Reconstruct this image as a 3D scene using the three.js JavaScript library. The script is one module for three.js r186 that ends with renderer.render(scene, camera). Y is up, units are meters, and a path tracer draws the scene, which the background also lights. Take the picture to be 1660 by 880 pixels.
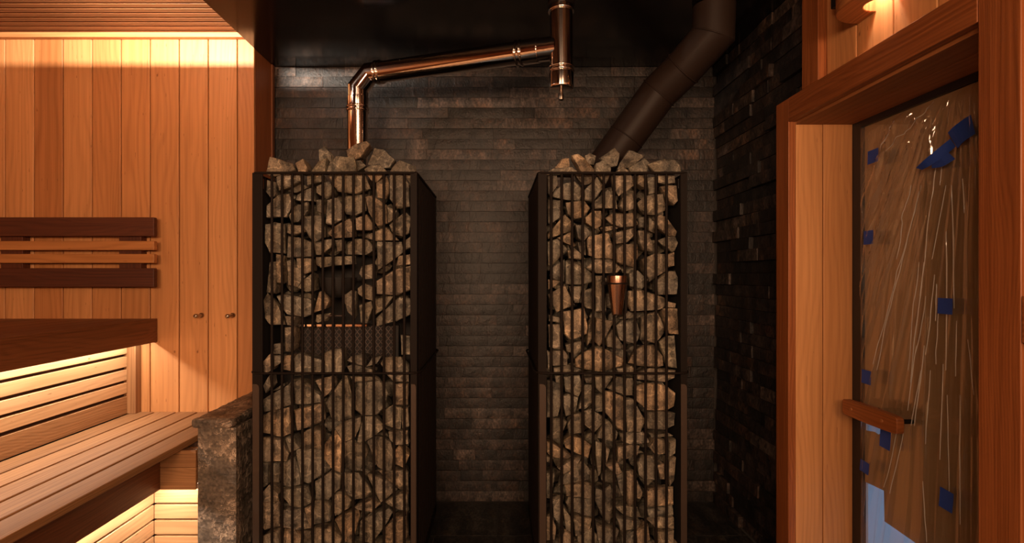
import * as THREE from 'three';
import { RoundedBoxGeometry } from 'three/addons/geometries/RoundedBoxGeometry.js';
import { ConvexGeometry } from 'three/addons/geometries/ConvexGeometry.js';
import { mergeGeometries, toCreasedNormals } from 'three/addons/utils/BufferGeometryUtils.js';
import { RectAreaLightUniformsLib } from 'three/addons/lights/RectAreaLightUniformsLib.js';

// ---------- camera, exposure, room lights ----------
// Axes: x to the right, y up from the floor, depth D = distance in front of the camera (z = -D).
const EYE = 1.246;
const scene = new THREE.Scene();
scene.background = new THREE.Color(0x000000);
const camera = new THREE.PerspectiveCamera(2 * Math.atan(440 / 838) * 180 / Math.PI, 1660 / 880, 0.05, 40);
camera.position.set(0, EYE, 0);
camera.lookAt(0, EYE, -1);
camera.setViewOffset(1660, 880, 24, -7, 1660, 880);   // shift lens
camera.updateProjectionMatrix();
const renderer = new THREE.WebGLRenderer({ antialias: true });
renderer.toneMapping = THREE.LinearToneMapping;
renderer.toneMappingExposure = 1.0;
renderer.shadowMap.enabled = true;
RectAreaLightUniformsLib.init();

const WARM = new THREE.Color().setRGB(1.0, 0.62, 0.37);
const LED = new THREE.Color().setRGB(1.0, 0.87, 0.72);
const DAY = new THREE.Color().setRGB(0.40, 0.66, 1.0);
function areaLight(color, intensity, w, h, pos, target) {
  const l = new THREE.RectAreaLight(color, intensity, w, h);
  l.position.set(...pos); l.lookAt(...target);
  scene.add(l); return l;
}
const FILL_POWER = 33, BENCH_LED = 105, COVE_LED = 2200, SCONCE_POWER = 0.5, HALL_POWER = 5;

// ---------- helpers ----------
let seedState = 20240611;
function rnd() { seedState = (seedState + 0x6D2B79F5) | 0; let t = Math.imul(seedState ^ (seedState >>> 15), 1 | seedState); t = (t + Math.imul(t ^ (t >>> 7), 61 | t)) ^ t; return ((t ^ (t >>> 14)) >>> 0) / 4294967296; }
const rr = (a, b) => a + (b - a) * rnd();
const pick = a => a[Math.floor(rnd() * a.length)];
function hash(x, y, s) { let h = Math.imul(x, 374761393) ^ Math.imul(y, 668265263) ^ Math.imul(s, 2147483647 ^ 0x9E3779B1); h = Math.imul(h ^ (h >>> 13), 1274126177); h ^= h >>> 16; return (h >>> 0) / 4294967296; }
function vnoise(x, y, px, py, s) {           // periodic value noise, 0..1
  const x0 = Math.floor(x), y0 = Math.floor(y); let fx = x - x0, fy = y - y0;
  fx = fx * fx * (3 - 2 * fx); fy = fy * fy * (3 - 2 * fy);
  const m = (a, n) => ((a % n) + n) % n;
  const a = hash(m(x0, px), m(y0, py), s), b = hash(m(x0 + 1, px), m(y0, py), s), c = hash(m(x0, px), m(y0 + 1, py), s), d = hash(m(x0 + 1, px), m(y0 + 1, py), s);
  return a + (b - a) * fx + (c - a) * fy + (a - b - c + d) * fx * fy;
}
function fbm(u, v, fx, fy, oct, s) { let t = 0, a = 0.5, n = 0; for (let i = 0; i < oct; i++) { t += a * vnoise(u * fx, v * fy, fx, fy, s + i); n += a; a *= 0.5; fx *= 2; fy *= 2; } return t / n; }
function n3(x, y, z) {                       // cheap 3-d value noise, -1..1
  const x0 = Math.floor(x), y0 = Math.floor(y), z0 = Math.floor(z); const f = t => t * t * (3 - 2 * t);
  const fx = f(x - x0), fy = f(y - y0), fz = f(z - z0); const h = (i, j, k) => hash(x0 + i + (z0 + k) * 57, y0 + j, 11) * 2 - 1;
  const l = (a, b, t) => a + (b - a) * t;
  return l(l(l(h(0, 0, 0), h(1, 0, 0), fx), l(h(0, 1, 0), h(1, 1, 0), fx), fy), l(l(h(0, 0, 1), h(1, 0, 1), fx), l(h(0, 1, 1), h(1, 1, 1), fx), fy), fz);
}
function makeTex(w, h, fn, srgb = true) {
  const d = new Uint8Array(w * h * 4);
  for (let j = 0; j < h; j++) for (let i = 0; i < w; i++) {
    const c = fn(i / w, j / h), k = (j * w + i) * 4;
    for (let q = 0; q < 3; q++) d[k + q] = Math.max(0, Math.min(255, Math.round((Array.isArray(c) ? c[q] : c) * 255)));
    d[k + 3] = 255;
  }
  const t = new THREE.DataTexture(d, w, h, THREE.RGBAFormat);
  t.wrapS = t.wrapT = THREE.RepeatWrapping; t.magFilter = THREE.LinearFilter; t.minFilter = THREE.LinearMipmapLinearFilter; t.generateMipmaps = true;
  if (srgb) t.colorSpace = THREE.SRGBColorSpace;
  t.needsUpdate = true; return t;
}
const clamp = (x, a = 0, b = 1) => Math.max(a, Math.min(b, x));
const smooth = (a, b, x) => { const t = clamp((x - a) / (b - a)); return t * t * (3 - 2 * t); };

// wood: u across the grain (0.6 m a tile), v along it (1.8 m a tile)
function grainTex(seed, lines, contrast, fibre, specks) {
  return makeTex(512, 1024, (u, v) => {
    const warp = fbm(u, v, 3, 2, 3, seed) - 0.5, w2 = fbm(u, v, 8, 3, 2, seed + 20) - 0.5;
    const ring = 0.5 + 0.5 * Math.sin(2 * Math.PI * (u * lines + warp * lines * 0.34 + w2 * 1.2));
    const line = Math.pow(ring, 2.2);
    const fib = fbm(u, v, 128, 8, 2, seed + 40) - 0.5;
    const tone = fbm(u, v, 4, 2, 2, seed + 60) - 0.5;
    let k = 1 - contrast * line - fibre * fib + 0.16 * tone;
    if (specks) { const s = vnoise(u * 90, v * 36, 90, 36, seed + 80); k -= 0.28 * smooth(0.95, 0.995, s); }
    k = clamp(k * 0.93, 0.2, 1);
    return [k, Math.pow(k, 1.22), Math.pow(k, 1.5)];
  });
}
const TEX = {
  alder: grainTex(5, 22, 0.05, 0.10, true),
  alder2: grainTex(105, 14, 0.075, 0.11, true),
  cedar: grainTex(205, 52, 0.09, 0.24, false),
};
const stoneTex = makeTex(512, 512, (u, v) => {
  const a = fbm(u, v, 6, 6, 4, 300), b = fbm(u, v, 60, 60, 2, 320), c = vnoise(u * 120, v * 120, 120, 120, 340);
  const vein = Math.pow(1 - Math.abs(2 * fbm(u + 0.1 * a, v, 5, 5, 3, 360) - 1), 22);
  let k = 0.62 + 0.42 * (a - 0.5) + 0.28 * (b - 0.5) + 0.14 * (c - 0.5) + 0.30 * vein - 0.22 * smooth(0.52, 0.75, fbm(u, v, 9, 9, 3, 380));
  return [k * 1.02, k * 0.995, k * 0.94];
});
const stoneBump = makeTex(512, 512, (u, v) => 0.6 * fbm(u, v, 14, 14, 4, 400) + 0.4 * fbm(u, v, 70, 70, 2, 420), false);
const slateTex = makeTex(512, 512, (u, v) => {
  const a = fbm(u, v, 5, 9, 4, 500), b = fbm(u, v, 40, 70, 2, 520);
  const vein = Math.pow(1 - Math.abs(2 * fbm(u, v, 4, 7, 3, 560) - 1), 16);
  const r = smooth(0.56, 0.72, fbm(u, v, 4, 5, 3, 580));
  const k = 0.5 + 0.7 * (a - 0.5) + 0.55 * (b - 0.5) + 0.14 * vein;
  return [k * (1 + 0.10 * r), k * (1 + 0.01 * r), k * (0.97 - 0.08 * r)];
});
const slateBump = makeTex(512, 512, (u, v) => {
  const w = fbm(u, v, 4, 6, 3, 610) * 0.6; const f = fbm(u + w * 0.3, v + w * 0.2, 7, 16, 4, 600);
  const crack = 1 - smooth(0.0, 0.10, Math.abs(f - 0.5)); return clamp(0.75 * f + 0.25 * fbm(u, v, 60, 60, 2, 640) - 0.25 * crack * fbm(u, v, 6, 6, 2, 660) + 0.1);
}, false);
const graniteTex = makeTex(512, 512, (u, v) => {
  const a = fbm(u, v, 7, 7, 4, 700), b = fbm(u, v, 50, 50, 2, 720), f = fbm(u + 0.12 * a, v + 0.1 * b, 12, 18, 3, 740);
  const fl = Math.pow(1 - Math.abs(2 * f - 1), 9) * smooth(0.42, 0.62, fbm(u, v, 4, 4, 3, 760));
  const k = 0.46 + 0.26 * (a - 0.5) + 0.30 * (b - 0.5) + 0.46 * fl;
  return [k * 1.04, k * 0.98, k * 0.92];
});
const graniteBump = makeTex(512, 512, (u, v) => { const a = fbm(u, v, 7, 7, 4, 700); return 0.5 * a + 0.5 * Math.pow(1 - Math.abs(2 * fbm(u + 0.12 * a, v, 12, 18, 3, 740) - 1), 4); }, false);

const rgb = (r, g, b) => new THREE.Color().setRGB(r, g, b);
const std = o => new THREE.MeshStandardMaterial(o);
function woodSet(tones, map, rough, bump = 0.0006) { return tones.map(c => std({ color: rgb(...c), map, bumpMap: map, bumpScale: bump, roughness: rough })); }
const M = {};
M.alder = [...woodSet([[0.66, 0.310, 0.118], [0.59, 0.262, 0.094], [0.70, 0.338, 0.132]], TEX.alder, 0.5), ...woodSet([[0.63, 0.288, 0.106], [0.54, 0.228, 0.078]], TEX.alder2, 0.5)];
M.slatWood = woodSet([[0.74, 0.43, 0.215], [0.68, 0.385, 0.185], [0.77, 0.46, 0.24]], TEX.alder, 0.5);
M.deck = woodSet([[0.39, 0.190, 0.076], [0.35, 0.168, 0.065], [0.42, 0.208, 0.085]], TEX.cedar, 0.65);
M.fascia = woodSet([[0.25, 0.088, 0.028], [0.19, 0.062, 0.019]], TEX.cedar, 0.55);
M.darkBoard = woodSet([[0.105, 0.026, 0.008], [0.092, 0.022, 0.007]], TEX.cedar, 0.6);
M.cedar = woodSet([[0.32, 0.098, 0.027], [0.29, 0.088, 0.024]], TEX.cedar, 0.42);
M.ceil = woodSet([[0.31, 0.112, 0.034], [0.28, 0.100, 0.030]], TEX.alder2, 0.6, 0.00005);
M.paleSlat = woodSet([[0.52, 0.225, 0.072]], TEX.alder2, 0.5);
M.lampWood = std({ color: rgb(0.45, 0.17, 0.055), map: TEX.cedar, roughness: 0.45 });
M.gap = std({ color: rgb(0.05, 0.02, 0.01), roughness: 0.9 });
M.slate = [[0.064, 0.042, 0.036], [0.100, 0.066, 0.057], [0.028, 0.0185, 0.0155], [0.084, 0.048, 0.036], [0.180, 0.124, 0.106], [0.044, 0.029, 0.025]].map(c => std({ color: rgb(...c), map: slateTex, bumpMap: slateBump, bumpScale: 0.0032, roughness: 0.55 }));
M.mortar = std({ color: rgb(0.03, 0.025, 0.022), roughness: 0.95 });
M.rock = [[0.53, 0.475, 0.41], [0.45, 0.42, 0.37], [0.56, 0.475, 0.39], [0.49, 0.46, 0.405], [0.39, 0.36, 0.32], [0.59, 0.475, 0.375], [0.74, 0.58, 0.44]].map(c => std({ color: rgb(...c), map: stoneTex, bumpMap: stoneBump, bumpScale: 0.0035, roughness: 0.75, vertexColors: true }));
M.granite = std({ color: rgb(0.52, 0.45, 0.385), map: graniteTex, bumpMap: graniteBump, bumpScale: 0.004, roughness: 0.5 });
M.blackSteel = new THREE.MeshPhysicalMaterial({ color: rgb(0.012, 0.0085, 0.007), roughness: 0.55, specularIntensity: 0.15 });
M.satinSteel = std({ color: rgb(0.06, 0.038, 0.026), roughness: 0.45, metalness: 0.4 });
M.coreSteel = std({ color: rgb(0.010, 0.008, 0.007), roughness: 0.75 });
M.meshSteel = std({ color: rgb(0.10, 0.075, 0.065), roughness: 0.45, metalness: 0.6 });
M.chrome = std({ color: rgb(0.74, 0.68, 0.64), roughness: 0.08, metalness: 1 });
M.copper = std({ color: rgb(0.38, 0.24, 0.175), roughness: 0.25, metalness: 1 });
M.pipeBlack = new THREE.MeshPhysicalMaterial({ color: rgb(0.020, 0.012, 0.009), roughness: 0.5, specularIntensity: 0.3 });
M.lacquer = std({ color: rgb(0.006, 0.005, 0.005), roughness: 0.16 });
M.floorTile = [[0.055, 0.045, 0.040], [0.048, 0.040, 0.036], [0.062, 0.052, 0.046]].map(c => std({ color: rgb(...c), map: slateTex, bumpMap: slateBump, bumpScale: 0.002, roughness: 0.5 }));
M.frameBlack = std({ color: rgb(0.012, 0.010, 0.011), roughness: 0.4 });
M.knob = std({ color: rgb(0.42, 0.36, 0.30), roughness: 0.25, metalness: 1 });
M.paper = std({ color: rgb(0.27, 0.165, 0.066), roughness: 0.9 });
M.tape = std({ color: rgb(0.012, 0.055, 0.33), roughness: 0.65 });
M.glass = new THREE.MeshPhysicalMaterial({ color: 0xffffff, roughness: 0.02, transmission: 1, thickness: 0, ior: 1.5 });
M.film = new THREE.MeshPhysicalMaterial({ color: 0xffffff, roughness: 0.05, transmission: 0.98, thickness: 0, ior: 1.75, side: THREE.DoubleSide });
M.highlight_ribbon = new THREE.MeshPhysicalMaterial({ color: rgb(0.85, 0.82, 0.76), roughness: 0.22, transmission: 0.62, thickness: 0, ior: 1.5 });  // pale colour imitates highlight streaks on the film
M.plaster = std({ color: rgb(0.62, 0.64, 0.66), roughness: 0.9 });
M.paleFloor = std({ color: rgb(0.50, 0.52, 0.55), roughness: 0.55 });
const glow = (c, k) => std({ color: 0x000000, emissive: c, emissiveIntensity: k });

// box-projected uv in tile units; grain axis g (0 x, 1 y, 2 z); tile sizes across / along
function mapBox(geo, g, across, along, ou, ov) {
  if (geo.index) geo = geo.toNonIndexed();
  const p = geo.attributes.position, uv = new Float32Array(p.count * 2);
  const a = new THREE.Vector3(), b = new THREE.Vector3(), c = new THREE.Vector3(), n = new THREE.Vector3();
  for (let i = 0; i < p.count; i += 3) {
    a.fromBufferAttribute(p, i); b.fromBufferAttribute(p, i + 1); c.fromBufferAttribute(p, i + 2);
    n.subVectors(b, a).cross(c.clone().sub(a));
    const m = [Math.abs(n.x), Math.abs(n.y), Math.abs(n.z)]; const ax = m.indexOf(Math.max(...m));
    let iu, iv; if (ax === g) { iu = (g + 1) % 3; iv = (g + 2) % 3; } else { iv = g; iu = 3 - ax - g; }
    [a, b, c].forEach((q, k) => { const e = [q.x, q.y, q.z]; uv[(i + k) * 2] = e[iu] / across + ou; uv[(i + k) * 2 + 1] = e[iv] / (ax === g ? across : along) + ov; });
  }
  geo.setAttribute('uv', new THREE.BufferAttribute(uv, 2));
  return geo;
}
const taken = {};
function numbered(n) { if (!(n in taken)) { taken[n] = 0; return n; } taken[n]++; return n + '_' + String(taken[n]).padStart(3, '0'); }
function shade(o) { o.castShadow = true; o.receiveShadow = true; return o; }
function thing(name, label, category, pos = [0, 0, 0], group, kind) {
  const o = new THREE.Group(); o.name = numbered(name); o.position.set(...pos); scene.add(o);
  o.userData.label = label; o.userData.category = category;
  if (group) o.userData.group = group; if (kind) o.userData.kind = kind;
  return o;
}
function worldPos(o) { const v = new THREE.Vector3(); let q = o; while (q && q !== scene) { v.add(q.position); q = q.parent; } return v; }
function part(parent, name, geo, mat, at) {          // geo in its own axes, "at" in room coordinates
  const m = shade(new THREE.Mesh(geo, mat)); m.name = parent === scene ? numbered(name) : name; parent.add(m);
  const w = worldPos(parent); m.position.set(at[0] - w.x, at[1] - w.y, at[2] - w.z); return m;
}
// a board between two corners given as x, height over the eye level h, depth D
function board(parent, name, mats, [x0, x1], [h0, h1], [d0, d1], g, r = 0.002) {
  const w = x1 - x0, h = h1 - h0, d = d1 - d0;
  const geo = mapBox(new RoundedBoxGeometry(w, h, d, 1, Math.min(r, w / 3, h / 3, d / 3)), g, 0.6, 1.8, rnd(), rnd());
  return part(parent, name, geo, Array.isArray(mats) ? pick(mats) : mats, [(x0 + x1) / 2, EYE + (h0 + h1) / 2, -(d0 + d1) / 2]);
}
function block(parent, name, mat, [x0, x1], [h0, h1], [d0, d1]) {
  const geo = mapBox(new THREE.BoxGeometry(x1 - x0, h1 - h0, d1 - d0), 0, 0.5, 0.5, rnd(), rnd());
  return part(parent, name, geo, Array.isArray(mat) ? pick(mat) : mat, [(x0 + x1) / 2, EYE + (h0 + h1) / 2, -(d0 + d1) / 2]);
}
const FLOOR = -EYE, SOFFIT = 1.154, CEIL = 1.2225;
const BACK = 2.845, WOODWALL = 2.62, SIDE = 1.2, RETURN = -1.232, LEFT = -2.72, REAR = -1.3;
const CAS = 1.17, JAMB_FAR = 2.077, JAMB_NEAR = 1.2586, HEAD = 0.607, DOORX = 1.4276, OUT = 1.495;
const S = 'structure';

// ---------- room shell ----------
{ // floor of dark slate tiles with recessed joints
  const f = thing('floor', 'dark slate tiled floor in front of the stone wall', 'floor', [0, 0, 0], null, S);
  block(f, 'slab', M.mortar, [LEFT - 0.2, OUT], [FLOOR - 0.2, FLOOR - 0.004], [REAR - 0.2, 3.05]);
  for (let d = BACK, r = 0; d - REAR > 0.05; d -= 0.365, r++) for (let x = SIDE + (r % 2) * 0.3; x > LEFT; x -= 0.6)
    block(f, 'tile', M.floorTile, [Math.max(x - 0.6, LEFT) + 0.002, Math.min(x, SIDE) - 0.002], [FLOOR - 0.012, FLOOR], [Math.max(d - 0.365, REAR) + 0.002, d - 0.002]);
}
{ // glossy black soffit over the heaters
  const c = thing('ceiling', 'glossy black lacquered ceiling panel above the heaters', 'ceiling', [0, 0, 0], null, S);
  block(c, 'panel', M.lacquer, [RETURN, OUT], [SOFFIT, CEIL + 0.25], [REAR - 0.2, 3.05]);
}
{ // slatted wooden ceiling over the benches
  const c = thing('ceiling_slatted', 'orange wooden slatted ceiling above the benches', 'ceiling', [0, 0, 0], null, S);
  block(c, 'backing', M.gap, [LEFT - 0.2, RETURN - 0.001], [CEIL + 0.02, CEIL + 0.25], [REAR - 0.2, 3.05]);
  for (let d = WOODWALL - 0.005; d - 0.036 > REAR; d -= 0.043) board(c, 'slat', M.ceil, [LEFT, RETURN - 0.002], [CEIL, CEIL + 0.019], [d - 0.0325, d], 0, 0.0015);
}
// ---- stone strips ----
const ROW = 0.0572, STRIP_LEN = [0.12, 0.19, 0.27, 0.36, 0.48];
function stripGeo(len, k) {                    // rough split-face strip, lying along x, face towards +z
  const nx = Math.max(3, Math.round(len / 0.06)), ny = 2, hh = ROW - 0.0018, dep = 0.03; const P = [], I = [];
  for (let j = 0; j <= ny; j++) for (let i = 0; i <= nx; i++) {
    const x = -len / 2 + len * i / nx, y = -hh / 2 + hh * j / ny, edge = i === 0 || j === 0 || i === nx || j === ny;
    P.push(x, y, (edge ? -0.0014 : 0.001) + 0.002 * (rnd() - 0.5));
  }
  const id = (i, j) => j * (nx + 1) + i;
  for (let j = 0; j < ny; j++) for (let i = 0; i < nx; i++) I.push(id(i, j), id(i + 1, j), id(i + 1, j + 1), id(i, j), id(i + 1, j + 1), id(i, j + 1));
  const loop = []; for (let i = 0; i < nx; i++) loop.push(id(i, 0)); for (let j = 0; j < ny; j++) loop.push(id(nx, j)); for (let i = nx; i > 0; i--) loop.push(id(i, ny)); for (let j = ny; j > 0; j--) loop.push(id(0, j));
  const base = P.length / 3; for (const q of loop) P.push(P[q * 3], P[q * 3 + 1], -dep);
  for (let q = 0; q < loop.length; q++) { const a = loop[q], b = loop[(q + 1) % loop.length], c = base + q, e = base + (q + 1) % loop.length; I.push(a, c, b, b, c, e); }
  let g = new THREE.BufferGeometry(); g.setAttribute('position', new THREE.Float32BufferAttribute(P, 3)); g.setIndex(I);
  g = toCreasedNormals(g, 0.6); return mapBox(g, 0, 0.45, 0.45, k * 0.37, k * 0.61);
}
const STRIPS = STRIP_LEN.map((l, a) => [0, 1, 2, 3, 4, 5].map(k => stripGeo(l - 0.001, k + a * 2.3)));
const tint = [0, 0, 1, 1, 2, 2, 2, 3, 5, 5, 0, 4, 4];
function stripRow(total, cb) {
  let x = 0;
  while (total - x > 0.004) {
    const rest = total - x; let li = Math.floor(rnd() * 5), len = STRIP_LEN[li];
    if (rest - len < 0.08) { len = Math.min(rest, 0.56); li = STRIP_LEN.reduce((q, l, i) => Math.abs(l - len) < Math.abs(STRIP_LEN[q] - len) ? i : q, 0); }
    cb(x + len / 2, li, len / STRIP_LEN[li], len); x += len;
  }
}
{ // rear stone wall
  const w = thing('wall_back', 'dark split-face slate wall behind the two heaters', 'wall', [0, 0, 0], null, S);
  block(w, 'core', M.mortar, [RETURN - 0.2, OUT], [FLOOR, CEIL + 0.25], [BACK + 0.018, 3.05]);
  const hidden = []; let count = 0;
  for (let r = 0; r * ROW < SOFFIT - FLOOR - 0.005; r++) stripRow(SIDE - RETURN, (x, li, sx, len) => {
    const X = RETURN + x, h = FLOOR + (r + 0.5) * ROW, g = STRIPS[li][Math.floor(rnd() * 6)], proud = rr(0, 0.006), mat = M.slate[pick(tint)];
    const topFit = Math.min(1, (SOFFIT - (h - ROW / 2) - 0.001) / ROW);
    const u = X / BACK, a = h / BACK, half = len / 2 / BACK;
    const behind = (u - half > -0.47 && u + half < -0.14 && a < 0.19) || (u - half > 0.075 && u + half < 0.35 && a < 0.19) || (u + half < -0.40 && a < -0.1);
    if (behind) { const q = g.clone(); q.scale(sx, topFit, 1); q.translate(X, EYE + h - ROW * (1 - topFit) / 2, -(BACK + 0.012 - proud)); hidden.push(q); return; }
    const m = part(w, 'stone_strip', g, mat, [X, EYE + h - ROW * (1 - topFit) / 2, -(BACK + 0.012 - proud)]); m.scale.set(sx, topFit, 1); count++;
  });
  const rest = part(w, 'stone_strips_behind_heaters', mergeGeometries(hidden), M.slate[0], [0, 0, 0]); rest.userData.kind = 'stuff';
  console.log('strips back', count);
}
{ // right-hand stone wall, up to the door casing
  const w = thing('wall_right', 'dark split-face slate side wall running up to the door', 'wall', [0, 0, 0], null, S);
  block(w, 'core', M.mortar, [SIDE + 0.018, OUT], [FLOOR, SOFFIT], [JAMB_FAR + 0.0185, 3.05]);
  let count = 0;
  for (let r = 0; r * ROW < SOFFIT - FLOOR - 0.005; r++) {
    const h = FLOOR + (r + 0.5) * ROW; const near = h - ROW / 2 > 0.716 ? 1.988 : h + ROW / 2 < 0.71 ? 2.172 : 2.08;
    stripRow(BACK - 0.002 - near, (x, li, sx) => {
      const D = near + x, g = STRIPS[li][Math.floor(rnd() * 6)], proud = rr(0, 0.028), topFit = Math.min(1, (SOFFIT - (h - ROW / 2) - 0.001) / ROW);
      const m = part(w, 'stone_strip', g, M.slate[pick(tint)], [SIDE + 0.012 - proud, EYE + h - ROW * (1 - topFit) / 2, -D]);
      m.rotation.y = -Math.PI / 2; m.scale.set(sx, topFit, 1); count++;
    });
  }
  console.log('strips right', count);
}
{ // pale boarded wall behind the benches
  const w = thing('wall_back_left', 'pale orange vertical board wall behind the benches', 'wall', [0, 0, 0], null, S);
  block(w, 'core', M.gap, [LEFT - 0.2, RETURN - 0.03], [FLOOR, CEIL + 0.2], [WOODWALL + 0.012, 3.05]);
  const p = 0.1471; let x1 = -1.3184 + p;
  for (; x1 > LEFT; x1 -= p) {
    const a = Math.max(x1 - p, LEFT), b = Math.min(x1, RETURN);
    if (b - a > 0.02) board(w, 'wall_board', M.alder, [a + 0.0022, b - (b === RETURN ? 0 : 0.0022)], [FLOOR, CEIL], [WOODWALL, WOODWALL + 0.015], 1, 0.004);
  }
  board(w, 'return_board', M.cedar, [RETURN - 0.018, RETURN], [FLOOR, SOFFIT], [WOODWALL + 0.0155, BACK - 0.012], 1);
  board(w, 'edge_trim', M.fascia, [RETURN, RETURN + 0.009], [FLOOR, SOFFIT - 0.002], [BACK - 0.032, BACK - 0.004], 1);
}
{ const t = thing('trim_1', 'thin wooden cornice strip between board wall and slatted ceiling', 'trim', [0, 0, 0], null, S);
  board(t, 'cornice', M.alder, [LEFT, RETURN - 0.002], [CEIL - 0.026, CEIL - 0.001], [WOODWALL - 0.03, WOODWALL - 0.0005], 0); }
{ // walls outside the picture
  const l = thing('wall_left', 'board wall at the left end of the benches', 'wall', [0, 0, 0], null, S);
  block(l, 'core', M.gap, [LEFT - 0.2, LEFT - 0.014], [FLOOR, CEIL + 0.2], [REAR, WOODWALL]);
  for (let d = REAR; d < WOODWALL - 0.01; d += 0.1471) board(l, 'wall_board', M.alder, [LEFT - 0.015, LEFT], [FLOOR, CEIL], [d + 0.0014, Math.min(d + 0.1471, WOODWALL) - 0.0014], 1, 0.0025);
  const f = thing('wall_front', 'board wall behind the viewer facing the heaters', 'wall', [0, 0, 0], null, S);
  block(f, 'core', M.gap, [LEFT - 0.2, OUT], [FLOOR, CEIL + 0.2], [REAR - 0.2, REAR - 0.014]);
  for (let x = LEFT; x < SIDE - 0.01; x += 0.1471) board(f, 'wall_board', M.alder, [x + 0.0014, Math.min(x + 0.1471, SIDE) - 0.0014], [FLOOR, x + 0.08 > RETURN ? SOFFIT : CEIL], [REAR - 0.015, REAR], 1, 0.0025);
}
// ---- door side ----
{ // boards over and beside the door
  const w = thing('wall_right_boarded', 'pale board wall above and beside the door', 'wall', [0, 0, 0], null, S);
  block(w, 'core', M.gap, [SIDE + 0.016, OUT], [HEAD + 0.02, SOFFIT], [REAR, 2.078]);
  block(w, 'core', M.gap, [SIDE + 0.016, OUT], [FLOOR, HEAD + 0.02], [REAR, JAMB_NEAR - 0.016]);
  const p = 0.1588; let d1 = 1.885;
  for (let d = d1; d > REAR + 0.02; d -= p) {
    const d0 = Math.max(d - p, REAR); const low = d0 > 1.1 ? 0.66 : FLOOR;
    if (d0 < JAMB_NEAR && d > JAMB_NEAR) { board(w, 'wall_board', M.alder, [SIDE, SIDE + 0.015], [0.66, SOFFIT], [d0 + 0.002, d - 0.002], 1, 0.004); board(w, 'wall_board', M.alder, [SIDE, SIDE + 0.015], [FLOOR, 0.66], [d0 + 0.0014, JAMB_NEAR - 0.004], 1, 0.0025); }
    else board(w, 'wall_board', M.alder, [SIDE, SIDE + 0.015], [low, SOFFIT], [d0 + 0.002, d - 0.002], 1, 0.004);
  }
}
{ const t = thing('trim_2', 'reddish cedar post between slate wall and pale boards', 'trim', [0, 0, 0], null, S);
  board(t, 'post', M.cedar, [CAS, SIDE + 0.012], [0.7145, SOFFIT - 0.001], [1.886, 1.986], 1, 0.003); }
{ // reddish casing round the door opening
  const t = thing('trim_3', 'reddish cedar casing around the door opening', 'trim', [0, 0, 0], null, S);
  board(t, 'casing_post', M.cedar, [CAS, SIDE], [FLOOR, 0.714], [JAMB_FAR, 2.169], 1, 0.003);
  board(t, 'casing_post', M.cedar, [CAS, SIDE], [FLOOR, 0.714], [1.155, JAMB_NEAR], 1, 0.003);
  board(t, 'casing_head', M.cedar, [CAS - 0.001, SIDE], [0.618, 0.714], [JAMB_NEAR + 0.0005, JAMB_FAR - 0.0005], 2, 0.003);
}
{ // boarded reveal of the opening
  const t = thing('trim_4', 'pale board lining of the door recess', 'trim', [0, 0, 0], null, S);
  const m = (SIDE + DOORX) / 2 - 0.005;
  for (const [a, b] of [[SIDE, m - 0.0018], [m + 0.0018, DOORX]]) {
    board(t, 'jamb_board', M.alder[b > 1.35 ? 0 : 2], [a, b], [FLOOR, HEAD + 0.02], [JAMB_FAR, JAMB_FAR + 0.018], 1, 0.002);
    board(t, 'jamb_board', M.alder, [a, b], [FLOOR, HEAD + 0.02], [JAMB_NEAR - 0.018, JAMB_NEAR], 1, 0.002);
    board(t, 'head_board', M.ceil, [a, b], [HEAD, HEAD + 0.02], [JAMB_NEAR + 0.0005, JAMB_FAR - 0.0005], 2, 0.002);
  }
}
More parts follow.
